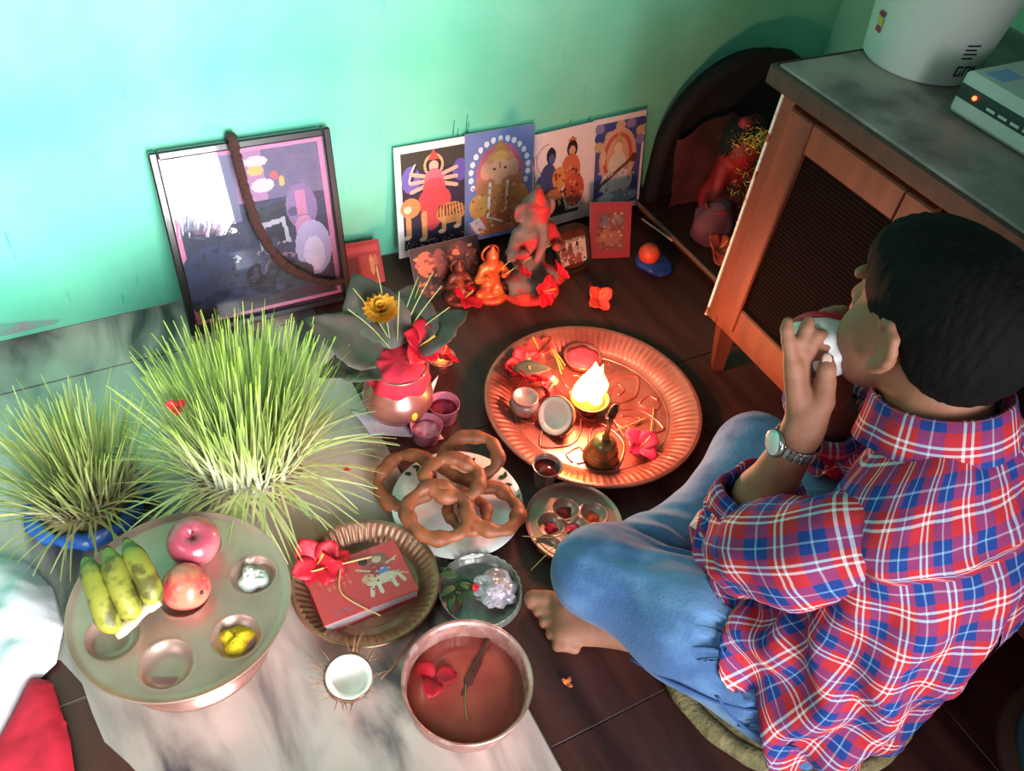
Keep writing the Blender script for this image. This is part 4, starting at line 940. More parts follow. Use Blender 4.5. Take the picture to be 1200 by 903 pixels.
# ================================================================== SMALL PLATE WITH CUPS, PEDESTAL PLATE
def hollow_plate(R, h, hol, m, name, parent, rings=64, n=140, depth=.012, lip=.004):
    V, F = [], []
    def zt(x, y):
        z = 0
        for hx, hy, hr in hol:
            d = math.hypot(x-hx, y-hy)/hr
            if d < 1.12:
                z -= depth*(1-max(0, min(1, (d-.45)/.55))**2*1.0) if d < 1 else 0
                if .92 < d < 1.12: z += .0012*math.cos((d-1.02)/.1*PI/2)
        return z
    rows = []
    for i in range(rings+1):
        r_ = R*i/rings
        rows.append([len(V)+k for k in range(n)] if i else [len(V)])
        for k in range(n if i else 1):
            a = 2*PI*k/n; x, y = r_*math.cos(a), r_*math.sin(a); V.append((x, y, h+zt(x, y)+(lip*max(0, (r_/R-.93)/.07)**1.5)))
    for (r_, z) in ((R*1.012, h+lip+.001), (R*1.015, h+lip-.002), (R*.98, h+lip-.006), (R*.9, h-.004-depth*.0)):
        rows.append([len(V)+k for k in range(n)]); V += [(r_*math.cos(2*PI*k/n), r_*math.sin(2*PI*k/n), z) for k in range(n)]
    for A, B_ in zip(rows, rows[1:]):
        for i in range(n):
            j = (i+1) % n; F.append([A[0], B_[i], B_[j]] if len(A) == 1 else [A[i], B_[i], B_[j], A[j]])
    return obj(name, V, F, m, parent)
t_a, t_b = at(616, 612, .014), at(728, 612, .014); tcn = mid(t_a, t_b); tcn[2] = 0; TR = np.linalg.norm(t_a-t_b)/2
th = thing('small_hollowed_plate', 'small copper plate with powder hollows beside the blue denim knee', 'plate', tcn)
def L2(px, py, z, o): q = at(px, py, z); return q[0]-o[0], q[1]-o[1]
hp = [(*L2(646, 614, .014, tcn), .024), (*L2(663, 596, .014, tcn), .024), (*L2(696, 601, .014, tcn), .024), (*L2(673, 617, .014, tcn), .024), (*L2(643, 641, .014, tcn), .024), (*L2(705, 632, .014, tcn), .024)]
hollow_plate(TR, .014, hp, copper_dull, 'dish', th)
obj('foot_ring', *lathe([(TR*.5, 0), (TR*.55, .0), (TR*.9, .010), (TR*.86, .010), (TR*.5, .001)], 48), copper_dull, th)
def heap(name, label, cat, c, r, hgt, m, seed=0, sp=30):
    V, F = [], []; N, M = 16, 48
    for i in range(N+1):
        for k in range(M):
            a = 2*PI*k/M; rr = r*i/N*(1+.15*math.sin(3*a+seed)+.1*math.sin(5*a+2*seed)); x, y = rr*math.cos(a), rr*math.sin(a)
            V.append((x, y, hgt*(1-(i/N)**2)*(1+.55*fbm((x, y, seed), sp, 2)+.25*fbm((x, y, seed+5), sp*4, 2))))
    for i in range(N):
        for k in range(M): F.append([i*M+k, (i+1)*M+k, (i+1)*M+(k+1) % M, i*M+(k+1) % M])
    F.append([N*M+k for k in range(M)][::-1])
    return tag(obj(name, V, F, m, loc=c), label, cat)
powd = {'r': mat('crimson_powder', 'b01430', .9, 0, '8a0c22', 60, bump=.4, bscale=200), 'd': mat('dark_red_powder', '7a1420', .9, 0, '5a0c16', 60, bump=.4, bscale=200), 'o': mat('orange_powder', 'd8582c', .9, 0, 'c04420', 60, bump=.4, bscale=200), 'p': mat('magenta_powder', 'a81444', .9, 0, 'c02858', 50, bump=.5, bscale=200), 'y': mat('turmeric_powder', 'dcb814', .9, 0, 'c8a00c', 50, bump=.5, bscale=160)}
for (hx, hy, hr), c, lb in zip(hp, 'rdopor', ('crimson powder heap in the small plate hollow nearest the dough rings', 'dark red powder heap in the small plate hollow nearest the tumbler', 'orange powder heap in the small plate hollow near the denim knee', 'magenta powder heap in the central hollow of the small plate', 'brown orange powder smear in the small plate hollow nearest the toes', None)):
    if lb: heap('powder_heap', lb, 'powder', (tcn[0]+hx, tcn[1]+hy, .0024), hr*.55, .007 if c != 'o' else .005, powd[c], hx*90)
straw('long pale straw lying across the small copper plate', [at(612, 628, .022), at(650, 629, .022), at(668, 620, .022)], .0008)
straw('pale straw on the dark floor leaning off the small copper plate', [at(622, 668, .004), at(640, 650, .018), at(650, 640, .022)], .0009)

q_a, q_b = at(74, 732, .110), at(342, 686, .110); dc = mid(q_a, q_b)+np.array([.002, .006, 0]); dc[2] = 0; DR = np.linalg.norm(q_a-q_b)/2*.978
ZD = .110
ped = thing('pedestal_offering_plate', 'wide dull copper pedestal plate with round hollows carrying fruit', 'plate', dc)
hol = [(*L2(297, 673, ZD, dc), .033), (*L2(277, 745, ZD, dc), .034), (*L2(195, 778, ZD, dc), .036), (*L2(132, 745, ZD, dc), .036), (*L2(216, 698, ZD, dc), .034), (*L2(140, 675, ZD, dc), .034), (*L2(232, 636, ZD, dc), .034)]
hollow_plate(DR, ZD, hol, copper_dull, 'dish', ped, 80, 170, .012, .004)
obj('pedestal', *lathe([(.112, 0), (.117, .001), (.117, .008), (.108, .016), (.080, .038), (.066, .062), (.074, .088), (DR*.9, ZD-.004), (DR*.9, ZD-.006), (.060, .062), (.106, .004), (.112, 0)], 64), mat('pink_copper_foot', 'c8988c', .28, .7, 'a87468', 12), ped)
hollow_red = mat('red_stain', 'a04a3c', .5, .3)
hx, hy, hr = hol[0]; heap('rice_paste', 'lumpy white paste in a hollow of the pedestal plate', 'paste', (dc[0]+hx-.002, dc[1]+hy-.002, ZD-.0105), hr*.72, .018, mat('white_paste', 'dfe2da', .6, 0, 'cfd4cc', 30, bump=.3, bscale=80), 3, 55)
hx, hy, hr = hol[1]; heap('turmeric_heap', 'bright yellow powder in a hollow of the pedestal plate', 'powder', (dc[0]+hx, dc[1]+hy, ZD-.0105), hr*.70, .014, powd['y'], 1, 60)
# fruit
def apple(label, loc, r, rot, m):
    t = thing('apple', label, 'fruit', loc, rot)
    pr = [(0, -.80), (.14, -.86), (.34, -.90), (.62, -.76), (.86, -.42), (.99, 0), (1.0, .28), (.90, .58), (.66, .82), (.38, .88), (.18, .78), (.05, .66), (0, .64)]
    c = catmull([(a, 0, b_) for a, b_ in pr], 4); pr2 = [(max(p_[0], 0)*r, p_[2]*r) for p_ in c]; pr2[0] = (0, pr2[0][1]); pr2[-1] = (0, pr2[-1][1])
    obj('flesh', *lathe(pr2, 40, lambda q, a: (.03*r*math.sin(5*a)*(abs(q-len(pr2)/2)/len(pr2)), 0)), m, t)
    obj('stem', *tube([(0, 0, .64*r), (.02*r, 0, .85*r), (.08*r, 0, 1.06*r)], [.035*r, .03*r, .05*r], 6), mat('brown_stem', '4a2a1c', .8), t)
    obj('blossom_end', *lathe([(0, -.82*r), (.07*r, -.84*r), (.09*r, -.90*r), (.03*r, -.87*r), (0, -.84*r)], 10), MATS['brown_stem'], t)
    return t
ap1 = mat('dark_pink_apple', 'b24a5c', .28, 0, '8f3448', 7, coat=.4, col3='c46a70', scale3=14)
ap2 = mat('red_orange_apple', 'd04a44', .28, 0, 'b83840', 6, coat=.4, col3='dd7a60', scale3=16)
a1 = at(226, 632, ZD+.034); apple('dark pink apple standing stem up on the pedestal plate', (a1[0], a1[1], ZD+.0255), .0375, (.25, -.1, .4), ap1)
a2 = at(219, 687, ZD+.024); apple('red orange apple lying on its side in the central hollow', (a2[0], a2[1], ZD+.022), .0335, (-1.9, .35, .5), ap2)
# bananas
bnm = mat('green_banana', '9c9436', .5, 0, '7c8430', 9, col3='56521e', scale3=36)
bno = at(150, 712, ZD+.03)
bun = thing('banana_bunch', 'bunch of three green yellow bananas leaning over the pedestal plate', 'bananas', (bno[0], bno[1], ZD))
def bz(px, py, z): return at(px, py, z+.018)
for k, pts in enumerate(([(100, 655, .150), (108, 672, .155), (118, 702, .148), (128, 728, .128), (142, 736, .112)], [(126, 644, .158), (132, 662, .165), (142, 690, .158), (153, 714, .138), (160, 722, .118)], [(148, 634, .150), (157, 652, .162), (170, 676, .157), (178, 697, .140), (172, 708, .120)])):
    P_ = catmull([bz(*p_) for p_ in pts], 7); N = len(P_); rad = [(.0165*(min(1, .30+2.8*t_))*(min(1, .42+2.2*(1-t_)))) for t_ in np.linspace(0, 1, N)]
    V, F = tube(P_, rad, 12); V = np.array([v+.0004*fbm(v, 90)*np.ones(3) for v in V]); b_ = obj('banana', V, F, bnm, bun, world=True)
    V, F = tube([P_[0], P_[0]+nrm(P_[0]-P_[2])*.006], [.006, .0035], 8); s_ = obj('tip', V-np.array(bun.location), F, mat('banana_tip', '3a3018', .8), b_)
cutm = mat('banana_cut', 'd8c8a0', .7, 0, 'c0a880', 30)
V, F = tube(catmull([bz(138, 739, .112), bz(152, 730, .122), bz(166, 716, .132), bz(184, 702, .134)], 5), [.013]*4+[.011]*4+[.010]*4+[.013]*4, 10, flat=.6); obj('stem', V, F, cutm, bun, world=True)

# ================================================================== FLUTED TRAY, BOOK, COCONUT, BOWL, FOIL DISH
y_a, y_b = at(343, 690, .022), at(512, 672, .022); yc = mid(y_a, y_b); yc[2] = 0; YR = np.linalg.norm(y_a-y_b)/2
tray = thing('fluted_tray', 'round bronze tray with fluted rim under the red book', 'tray', yc)
prt = [(0, 0), (YR*.72, 0), (YR*.80, .004), (YR*.98, .020), (YR, .024), (YR, .0265), (YR*.985, .0275), (YR*.965, .0255), (YR*.92, .0215), (YR*.86, .0155), (YR*.80, .0095), (YR*.76, .0055), (YR*.72, .0032), (0, .003)]
obj('dish', *lathe(prt, 288, lambda q, a: (0, .0042*abs(math.sin(30*a))-.0018) if q in (8, 9) else ((0, .0022*abs(math.sin(30*a))-.0006) if q in (7, 10) else (0, 0))), bronze_tray, tray)
obj('rim_bead', *lathe([(YR-.003, .026), (YR+.001, .029), (YR+.004, .026), (YR+.001, .023), (YR-.003, .026)], 96), bronze_tray, tray)
obj('inner_ring', *lathe([(YR*.60, .003), (YR*.62, .0046), (YR*.64, .003)], 80), bronze_tray, tray)
bA, bB, bC, bD = at(380, 736, .024), at(491, 692, .024), at(463, 633, .024), at(357, 690, .024)
bx_ = nrm(bB-bA); by_ = nrm(np.cross((0, 0, 1), bx_)); BW = np.linalg.norm(bB-bA); BH = .105
book = thing('red_book', 'thick red covered book with pale figure lying in the fluted tray', 'book', (bA[0], bA[1], .0042), (0, 0, math.atan2(bx_[1], bx_[0])))
rc = mat('red_book_cover', 'c42a34', .4, 0, 'b02230', 12, coat=.2)
obj('pages', *box((.003, .002, .0022), (BW-.002, BH-.002, .0225), .0005), mat('page_edges', 'cfc4c8', .8, 0, 'a89aa4', 4, stretch=(1, 1, 400)), book, False)
obj('cover', *join(box((0, 0, 0), (BW, BH, .0022), .0005), box((0, 0, .0225), (BW, BH, .025), .0006), box((0, BH-.0025, .0022), (BW, BH, .0225), 0)), rc, book, False)
P = Paint(96, 80, 'dc2430')
P.ell(.70, .36, .16, .16, 'b03a3c').ell(.75, .24, .10, .12, '8a5a4a').ell(.74, .24, .05, .06, 'd8a888').ell(.68, .44, .11, .14, 'a82034').ell(.76, .5, .06, .1, '5a7ab8')
P.ell(.72, .60, .18, .09, 'd8c0a0').ell(.58, .52, .07, .08, 'd0a070').line(.60, .62, .55, .82, .022, 'd8c8b0').line(.66, .66, .66, .82, .022, 'e0d0b8').line(.80, .64, .82, .80, .022, 'd8c8b0').line(.88, .6, .92, .76, .02, 'd8c0a0').line(.86, .56, .98, .66, .012, 'c8a070')
P.line(.62, .4, .5, .3, .014, 'd8a888').line(.82, .36, .94, .3, .014, 'd8a888').ell(.60, .2, .05, .07, '40302c').speck(40, ['e0c8a8', 'b06a5a', '8a2430'], .55, .25, .92, .75, .012)
for x0, y0, n_ in ((.10, .30, 6), (.16, .44, 5)):
    for k in range(n_): P.line(x0+.055*k, y0, x0+.055*k+.03, y0+.01*(-1)**k, .006, 'e86a5c').line(x0+.055*k+.015, y0-.02, x0+.055*k+.018, y0+.05, .006, 'e86a5c')
for k in range(9): P.line(.12+.03*k, .86, .12+.03*k+.014, .855+.015*(k % 3), .006, '6a6a9a')
for k in range(7): P.line(.14+.03*k, .92, .14+.03*k+.014, .925, .005, '6a6a9a')
V, F, c = P.grain(.05).sheet(BW-.002, BH-.002)
Vb = np.stack([V[:, 0]+.001, V[:, 2]+.001, np.full(len(V), .0256)], 1); obj('cover_print', Vb, F, attr_mat('glossy_cover', .3, .5, .2), book, False, colf=c)
flower('red_hibiscus', 'large red flower with yellow stamen lying on the red book', at(372, 660, .034), .045, redflower, (.4, -.3, .5))
flower('red_hibiscus', 'small red flower beside the larger one on the red book', at(392, 655, .04), .026, redflower, (.5, .2, 1.5))
straw('thick pale straw lying over the top of the red book', [at(344, 675, .034), at(385, 664, .034), at(436, 652, .034)], .0017)
straw('curved thin straw crossing the middle of the red book', [at(399, 665, .036), at(398, 690, .034), at(412, 704, .034), at(446, 721, .034)], .0012)
c_ = at(409, 793, .036); c_[2] = .0365
coconut('upright half coconut with white flesh and husk fibres on marble', c_, .0365, (.12, .08, 0), True)
# loose husk cord across the marble
o = tag(obj('husk_cord', *tube(catmull([at(446, 795, .012), at(462, 778, .004), at(478, 756, .003), at(490, 738, .003)], 6), .0014, 6), mat('husk_fibre', 'a8785a', .9)), 'brown fibre cord running from half coconut to the fluted tray', 'cord')
# copper bowl of red water
b_a, b_b = at(470, 800, .085), at(624, 792, .085); bc_ = mid(b_a, b_b); bc_[2] = 0; BR = np.linalg.norm(b_a-b_b)/2
bowl = thing('copper_bowl', 'deep copper bowl filled with red water on the marble', 'bowl', bc_)
bowlm = mat('worn_bowl_copper', 'c89488', .35, .6, 'a87870', 26, bump=.12, bscale=80, col3='d8aca4', scale3=40)
obj('wall', *lathe([(0, 0), (.045, 0), (.06, .006), (BR*.93, .045), (BR*.97, .078), (BR*1.0, .084), (BR*1.005, .087), (BR*.985, .088), (BR*.93, .078), (BR*.90, .046), (.058, .009), (0, .004)], 72), bowlm, bowl)
obj('red_water', *lathe([(0, .0515), (BR*.6, .0515), (BR*.903, .0515), (BR*.88, .046)], 60), mat('red_water', 'd06250', .12, 0, 'ac443c', 12, coat=.3), bowl)
dk = at(556, 770, .052)
o = tag(obj('wet_twig', *tube(catmull([at(574, 745, .056), at(560, 775, .053), at(548, 800, .052), at(542, 815, .0515)], 6), [.0045]*6+[.0065]*7+[.003]*6, 8, flat=.5), mat('wet_twig', '4a2420', .5, 0, '6a3028', 60, bump=.4)), 'dark wet twig floating in the red water of the bowl', 'twig')
flower('red_petal_cluster', 'red pointed petals floating in the red water bowl', at(508, 795, .054), .036, redflower, (.1, -.1, 1.9), npet=3, cup=.1, stamen=False)
straw('thin grass stem lying in the red water bowl', [at(546, 800, .053), at(545, 825, .053), at(548, 845, .056)], .0007, grassy)
# foil dish
f_a, f_b = at(514, 692, .02), at(611, 688, .02); fc = mid(f_a, f_b); fc[2] = 0; FR = np.linalg.norm(f_a-f_b)/2
foil = thing('silver_dish', 'small silver dish of leaves and crumpled wrap on dark floor', 'dish', fc)
foilm = mat('silver_foil', 'a8a8a0', .36, .55, '86867e', 30, bump=.3, bscale=60)
obj('dish', *lathe(dish(FR, .020, FR*.72, .002), 120, lambda q, a: (.0008*math.sin(30*a), .0008*math.sin(30*a)) if q in (3, 4, 5, 6, 7) else (0, 0)), foilm, foil)
V, F = ico(.036, 40, 26); V = np.array([v*(1+.45*fbm(v, 34, 4)) for v in V])*np.array([1, .85, .5]); V[:, 2] = np.maximum(V[:, 2], -.010)
o = tag(obj('crumpled_wrap', V, F, mat('clear_wrap', 'cfc2cc', .18, .2, '9a8c98', 40, bump=.8, bscale=60), smooth=False, loc=np.array([*at(583, 688, .02)[:2], .0135])), 'crumpled clear plastic wrap heaped in the silver dish', 'wrap')
for k in range(9):
    V, F = leaf_mesh(.032, .006, .3); q = at(538+random.uniform(-12, 12), 690+random.uniform(-14, 14), .012); q[2] = .010+.0015*k
    o = tag(obj('narrow_leaf', V, F, mat('fresh_leaf', '4a6a3a', .5, 0, '34502c', 30), loc=q, rot=(random.uniform(-.4, .4), random.uniform(-.5, .1), random.uniform(0, 6.28))), 'narrow dark green leaf heaped in the silver dish', 'leaf', 'leaves in the silver dish'); o.modifiers.new('thick', 'SOLIDIFY').thickness = .0008
o = tag(obj('red_petal', *petal_mesh(.014, .006, .2, .2), redflower, loc=at(556, 693, .022), rot=(.2, -.2, 1)), 'tiny red petal beside the wrap in the silver dish', 'petal'); o.modifiers.new('thick', 'SOLIDIFY').thickness = .0008
o = tag(obj('marigold_petal', *join(petal_mesh(.014, .003, .2, .2), move(petal_mesh(.012, .003, .3, .2), rot=rz(1.2)), move(petal_mesh(.010, .003, .3, .2), rot=rz(-1.5))), mat('orange_scrap', 'd8743c', .6), loc=at(664, 802, .003), rot=(0, 0, .6)), 'orange flower scrap alone on the dark tile by the foot', 'petal'); o.modifiers.new('thick', 'SOLIDIFY').thickness = .0008
o = tag(obj('red_petal', *petal_mesh(.014, .004, .2, .2), redflower, loc=at(402, 551, .003), rot=(0, 0, -.4)), 'tiny red petal on the marble beside the white plate', 'petal'); o.modifiers.new('thick', 'SOLIDIFY').thickness = .0008

# ================================================================== SPROUTS
blade_m = attr_mat('sprout_blade', .5, .3)
def sprouts(t, base_r, z0, n, Lr, c_root, c_mid, c_tip, spread, droop_n, seed, wid=.0013, lean=(0, 0), drop_dir=None):
    rnd = random.Random(seed); V, F, Cc = [], [], []
    cr, cm, ct = (np.array(hexc(c)) for c in (c_root, c_mid, c_tip))
    for k in range(n):
        r_ = base_r*math.sqrt(rnd.random()); a = rnd.uniform(0, 2*PI); b_ = np.array([r_*math.cos(a), r_*math.sin(a), z0])
        dr = k < droop_n
        if dr:
            if drop_dir is not None: a = drop_dir+rnd.gauss(0, .95)
            r_ = base_r*rnd.uniform(.7, 1); b_ = np.array([r_*math.cos(a), r_*math.sin(a), z0])
        L = rnd.uniform(*Lr)*(1.0 if not dr else .95); ctt = ct if not dr else ct*.4+cm*.6
        tilt = (spread*(r_/base_r)**1.3+rnd.gauss(0, .16)) if not dr else rnd.uniform(.75, 1.45)
        aa = a+rnd.gauss(0, .35); h_ = np.array([math.cos(aa), math.sin(aa), 0])
        d = nrm(h_*math.sin(tilt)+np.array([lean[0], lean[1], math.cos(tilt)])); bend = rnd.uniform(.0, .25) if not dr else rnd.uniform(.25, .95)
        w = np.cross(d, h_); w = nrm(w) if np.linalg.norm(w) > .05 else np.array([1.0, 0, 0])
        if rnd.random() < .6: w = nrm(w+.8*rnd.uniform(-1, 1)*np.cross(w, d))
        S_ = 6; p = b_.copy(); i0 = len(V); sh = rnd.uniform(.85, 1.12)
        for q in range(S_+1):
            u = q/S_; ww = w*rnd_w*(1-.75*u**2) if (rnd_w := wid*1.0) else w
            p2 = p.copy(); p2[2] = max(p2[2], .002); V += [p2-ww, p2+ww]
            c = (cr*(1-u/.38)+cm*(u/.38)) if u < .38 else (cm*(1-(u-.38)/.62)+ctt*((u-.38)/.62)); Cc += [c*sh, c*sh]
            d2 = nrm(d+(h_*.5-np.array([0, 0, 1.0]))*bend*u); p = p+d2*L/S_
        for q in range(S_): j = i0+2*q; F.append([j, j+1, j+3, j+2])
    return stuff(obj('blades', V, F, blade_m, t, cols=np.array(Cc)))
soil = mat('root_soil', '4a3428', .95, 0, '8a7258', 40, bump=.8, bscale=70)
g1 = at(292, 548); big = thing('barley_sprouts', 'tall bright green barley sprouts on a root mat before the black frame', 'plant', (g1[0], g1[1], 0))
V, F = lathe([(0, 0), (.088, 0), (.098, .008), (.095, .034), (.084, .042), (0, .046)], 40); V = np.array([v*(1+.05*fbm(v, 40)) for v in V]); V[:, 2] = np.maximum(V[:, 2], 0); obj('root_mat', V, F, soil, big)
ddir = math.atan2(-.75, -.1)
sprouts(big, .098, .042, 1000, (.15, .215), 'f2f0e6', 'e0e2ac', '9cbe42', .46, 150, 3, .0024, (.06, .12), ddir)
flower('red_flower_scrap', 'small red flower scrap caught in the tall sprouts', np.array([g1[0]-.09, g1[1]+.03, .17]), .018, redflower, (.6, -.4, .2), npet=3, stamen=False)
g2 = at(105, 590); sml = thing('barley_sprouts', 'short pale green barley sprouts in a blue wrapped pan', 'plant', (g2[0], g2[1], 0))
V, F = lathe([(0, 0), (.070, 0), (.078, .010), (.076, .030), (.066, .038), (0, .04)], 36); V = np.array([v*(1+.05*fbm(v, 40)) for v in V]); V[:, 2] = np.maximum(V[:, 2], 0); obj('root_mat', V, F, soil, sml)
sprouts(sml, .068, .036, 500, (.11, .17), 'd8d2b8', 'c0bf80', '90aa50', .55, 80, 5, .0020, (0, .05))
V, F = lathe([(.080, 0), (.094, .002), (.099, .016), (.094, .028), (.086, .032), (.081, .028), (.079, .012)], 60, lambda q, a: (.004*math.sin(7*a+q)+.002*math.sin(17*a), .003*math.sin(11*a+q) if q > 1 else 0))
obj('blue_plastic_rim', V, F, mat('bright_blue_plastic', '2a66b8', .35, 0, '1c4a92', 30, bump=.5, bscale=50), sml)
for k, (a, b_) in enumerate((((60, 640, .003), (92, 690, .003)), ((188, 570, .004), (175, 640, .004)), ((60, 610, .02), (20, 560, .05)))):
    pass

# ================================================================== CLOTHS AT THE LEFT, STOOL AT THE RIGHT
def drape(name, label, cat, poly_px, hgt, m, seed, amp, cell=.006, z0=.003, fold=(30, 12)):
    P2 = np.array([at(*q)[:2] for q in poly_px]); lo, hi = P2.min(0), P2.max(0)
    nx, ny = int((hi[0]-lo[0])/cell)+2, int((hi[1]-lo[1])/cell)+2
    def sd(x, y):
        ins = False; dm_ = 9; n = len(P2)
        for i in range(n):
            (x0, y0), (x1, y1) = P2[i], P2[(i+1) % n]
            if (y0 > y) != (y1 > y) and x < (x1-x0)*(y-y0)/(y1-y0)+x0: ins = not ins
            dx, dy = x1-x0, y1-y0; t_ = max(0, min(1, ((x-x0)*dx+(y-y0)*dy)/(dx*dx+dy*dy+1e-12))); dd_ = math.hypot(x-x0-t_*dx, y-y0-t_*dy)
            if dd_ < dm_: dm_ = dd_; near[:] = [x0+t_*dx, y0+t_*dy]
        return dm_ if ins else -dm_
    idx = {}; V = []; near = [0, 0]
    for i in range(nx):
        for j in range(ny):
            x, y = lo[0]+i*cell, lo[1]+j*cell; d = sd(x, y)
            if d < -cell*1.3: continue
            if d < 0: x, y = near; d = 0
            e = max(0, min(1, d/(hgt*.9)))
            z = z0+hgt*math.sin(e*PI/2)*(1+amp*fbm((x, y, seed), fold[1]))+hgt*amp*.35*abs(fbm((x+y, x-y, seed+3), fold[0]))*min(1, d/.02+.2)
            idx[(i, j)] = len(V); V.append((x, y, max(z, z0)))
    F = [[idx[(i, j)], idx[(i+1, j)], idx[(i+1, j+1)], idx[(i, j+1)]] for i in range(nx) for j in range(ny) if all(q in idx for q in ((i, j), (i+1, j), (i+1, j+1), (i, j+1)))]
    o = obj(name, V, F, m); s_ = o.modifiers.new('thick', 'SOLIDIFY'); s_.thickness = .0015; s_.offset = 1; return tag(o, label, cat)
drape('white_plastic_bag', 'crumpled white plastic bag on the floor beside the bananas', 'bag', [(-90, 640), (0, 655), (35, 662), (62, 690), (75, 735), (66, 778), (38, 805), (18, 850), (-5, 905), (-100, 900)], .05, mat('white_bag_plastic', 'd8dce2', .35, 0, 'c8ccd4', 10, bump=.4, bscale=30), 2, .45, fold=(16, 9))
drape('red_cloth', 'folded bright red cloth lying beside the white plastic bag', 'cloth', [(38, 795), (62, 800), (72, 830), (84, 870), (92, 930), (-40, 960), (-20, 900), (15, 840)], .022, red_cloth, 8, .35, z0=.006, fold=(14, 8))
sp_ = at(1215, 905, .0)
stool = thing('round_teal_seat', 'teal topped round seat with brown rim behind the seated person', 'stool', (1.085, -1.585, 0))
obj('cushion', *lathe([(0, .10), (.08, .098), (.125, .085), (.135, .07), (.12, .055), (0, .055)], 48), mat('teal_fabric', '1d5a5c', .8, 0, '16484c', 20, bump=.2, bscale=60), stool)
obj('rim', *lathe([(.12, .05), (.145, .052), (.155, .062), (.15, .074), (.135, .078), (.125, .07), (.12, .05)], 48), mat('brown_rim', '3c2a1c', .6), stool)
obj('base', *lathe([(0, 0), (.11, 0), (.13, .02), (.135, .055), (0, .055)], 40), mat('brown_rim', '3c2a1c', .6), stool)
# woven round mat under the person
mc = np.array([.822, -1.197, 0])
seat = thing('woven_seat_mat', 'round coiled straw seat mat under the seated person', 'mat', mc)
strm = mat('coiled_straw', '8f8258', .85, 0, '6a6040', 50, bump=.7, bscale=140)
for k, r_ in enumerate((.207, .183, .159, .135, .111, .087, .063, .039)):
    obj('coil', *tube([(r_*math.cos(a), r_*math.sin(a), .016) for a in np.linspace(0, 2*PI, 72, endpoint=False)], [.0155+.0012*math.sin(36*i) for i in range(72)], 10, True), strm, seat)

# ================================================================== PERSON
fwd = nrm((-.258, .966, 0)); rgt = np.array([fwd[1], -fwd[0], 0])
LH, RH = np.array([.727, -1.316, .126]), np.array([.905, -1.262, .130])
LK, RK = np.array([.560, -1.008, .128]), np.array([.905, -.945, .175])
LA, RA = np.array([.80, -1.00, .075]), np.array([.61, -1.072, .052])
SP = [np.array(q) for q in ((.82, -1.30, .13), (.825, -1.30, .26), (.835, -1.29, .38), (.835, -1.25, .46), (.832, -1.20, .54))]
LS, RS = at(1004, 646, .457), np.array([.985, -1.185, .440])
LE, LW = at(862, 634, .252), at(940, 508, .480)
RE, RW = np.array([.93, -1.035, .30]), np.array([.845, -1.045, .462])
# head frame
HC = at(1096, 372, .662); ya, pit = math.radians(8), -.20
hf = nrm((math.sin(ya), math.cos(ya), math.tan(pit))); hl = nrm(np.cross((0, 0, 1), hf)); hu = np.cross(hf, hl)   # hl: to the person's left
HR = np.array([-hl, hf, hu])
def HP(x, y, z): return HC-hl*x+hf*y+hu*z       # x: person's right, y: forward, z: up
skin = mat('skin', '966650', .62, 0, '865844', 30, sss=.12, bump=.08, bscale=140, spec=.3)
B = Blob((.46, -1.43, -.004), (1.06, -.86, .80), .0034)
# torso and legs kept slim under the clothes
B.chain(SP, [.085, .08, .08, .08, .05], .03).cone(LH, LK, .06, .045).cone(RH, RK, .06, .045).cone(LK, LA, .042, .03).cone(RK, RA, .042, .03)
B.cone(SP[3], LS+np.array([.03, .004, .004]), .06, .040).cone(SP[3], RS, .06, .045)
# neck and head
B.cone((.832, -1.205, .53), HP(0, -.035, -.06), .058, .056, .03)
B.ell(HP(0, -.012, .025), (.074, .096, .086), HR, .02).ell(HP(0, .028, -.035), (.062, .066, .072), HR, .03)
B.cone(HP(-.03, .05, -.085), HP(.03, .05, -.085), .03, .03, .025).ell(HP(0, .072, -.088), (.026, .022, .022), HR, .02)
B.ell(HP(-.046, .05, -.045), (.026, .032, .032), HR, .02).ell(HP(.046, .05, -.045), (.026, .032, .032), HR, .02)
B.cone(HP(0, .088, .012), HP(0, .112, -.028), .009, .014, .012).ell(HP(-.014, .10, -.032), (.009, .010, .008), HR, .008).ell(HP(.014, .10, -.032), (.009, .010, .008), HR, .008)
EAR = [(.073, .004, -.002), (.077, -.004, .010), (.081, -.016, .012), (.084, -.028, .002), (.083, -.030, -.014), (.080, -.024, -.032), (.075, -.012, -.046), (.072, -.002, -.052)]
for s_ in (-1, 1):
    B.ell(HP(s_*.031, .094, .008), (.016, .012, .010), HR, .008, True).cone(HP(s_*.014, .088, .026), HP(s_*.05, .078, .026), .008, .007, .01)
    # ear
    for e0, e1 in zip(EAR, EAR[1:]): B.cone(HP(s_*e0[0], e0[1], e0[2]), HP(s_*e1[0], e1[1], e1[2]), .0056, .0056, .005)
    B.ell(HP(s_*.072, -.014, -.022), (.006, .016, .026), HR, .006).ell(HP(s_*.0795, -.006, -.022), (.0062, .008, .012), HR, .003, True).ell(HP(s_*.074, -.002, -.048), (.0065, .008, .010), HR, .006)
B.cone(HP(-.018, .092, -.060), HP(.018, .092, -.060), .007, .007, .006).cone(HP(-.015, .091, -.071), HP(.015, .091, -.071), .008, .008, .006)
# left arm
B.cone(LS+np.array([.03, .004, .004]), LE, .040, .036, .02).cone(LE, LE+(LW-LE)*.45, .038, .036, .02).cone(LE+(LW-LE)*.45, LW, .036, .0235, .02)
B.cone(RS, RE, .042, .036, .02).cone(RE, RE+(RW-RE)*.45, .038, .036, .02).cone(RE+(RW-RE)*.45, RW, .036, .0245, .02)
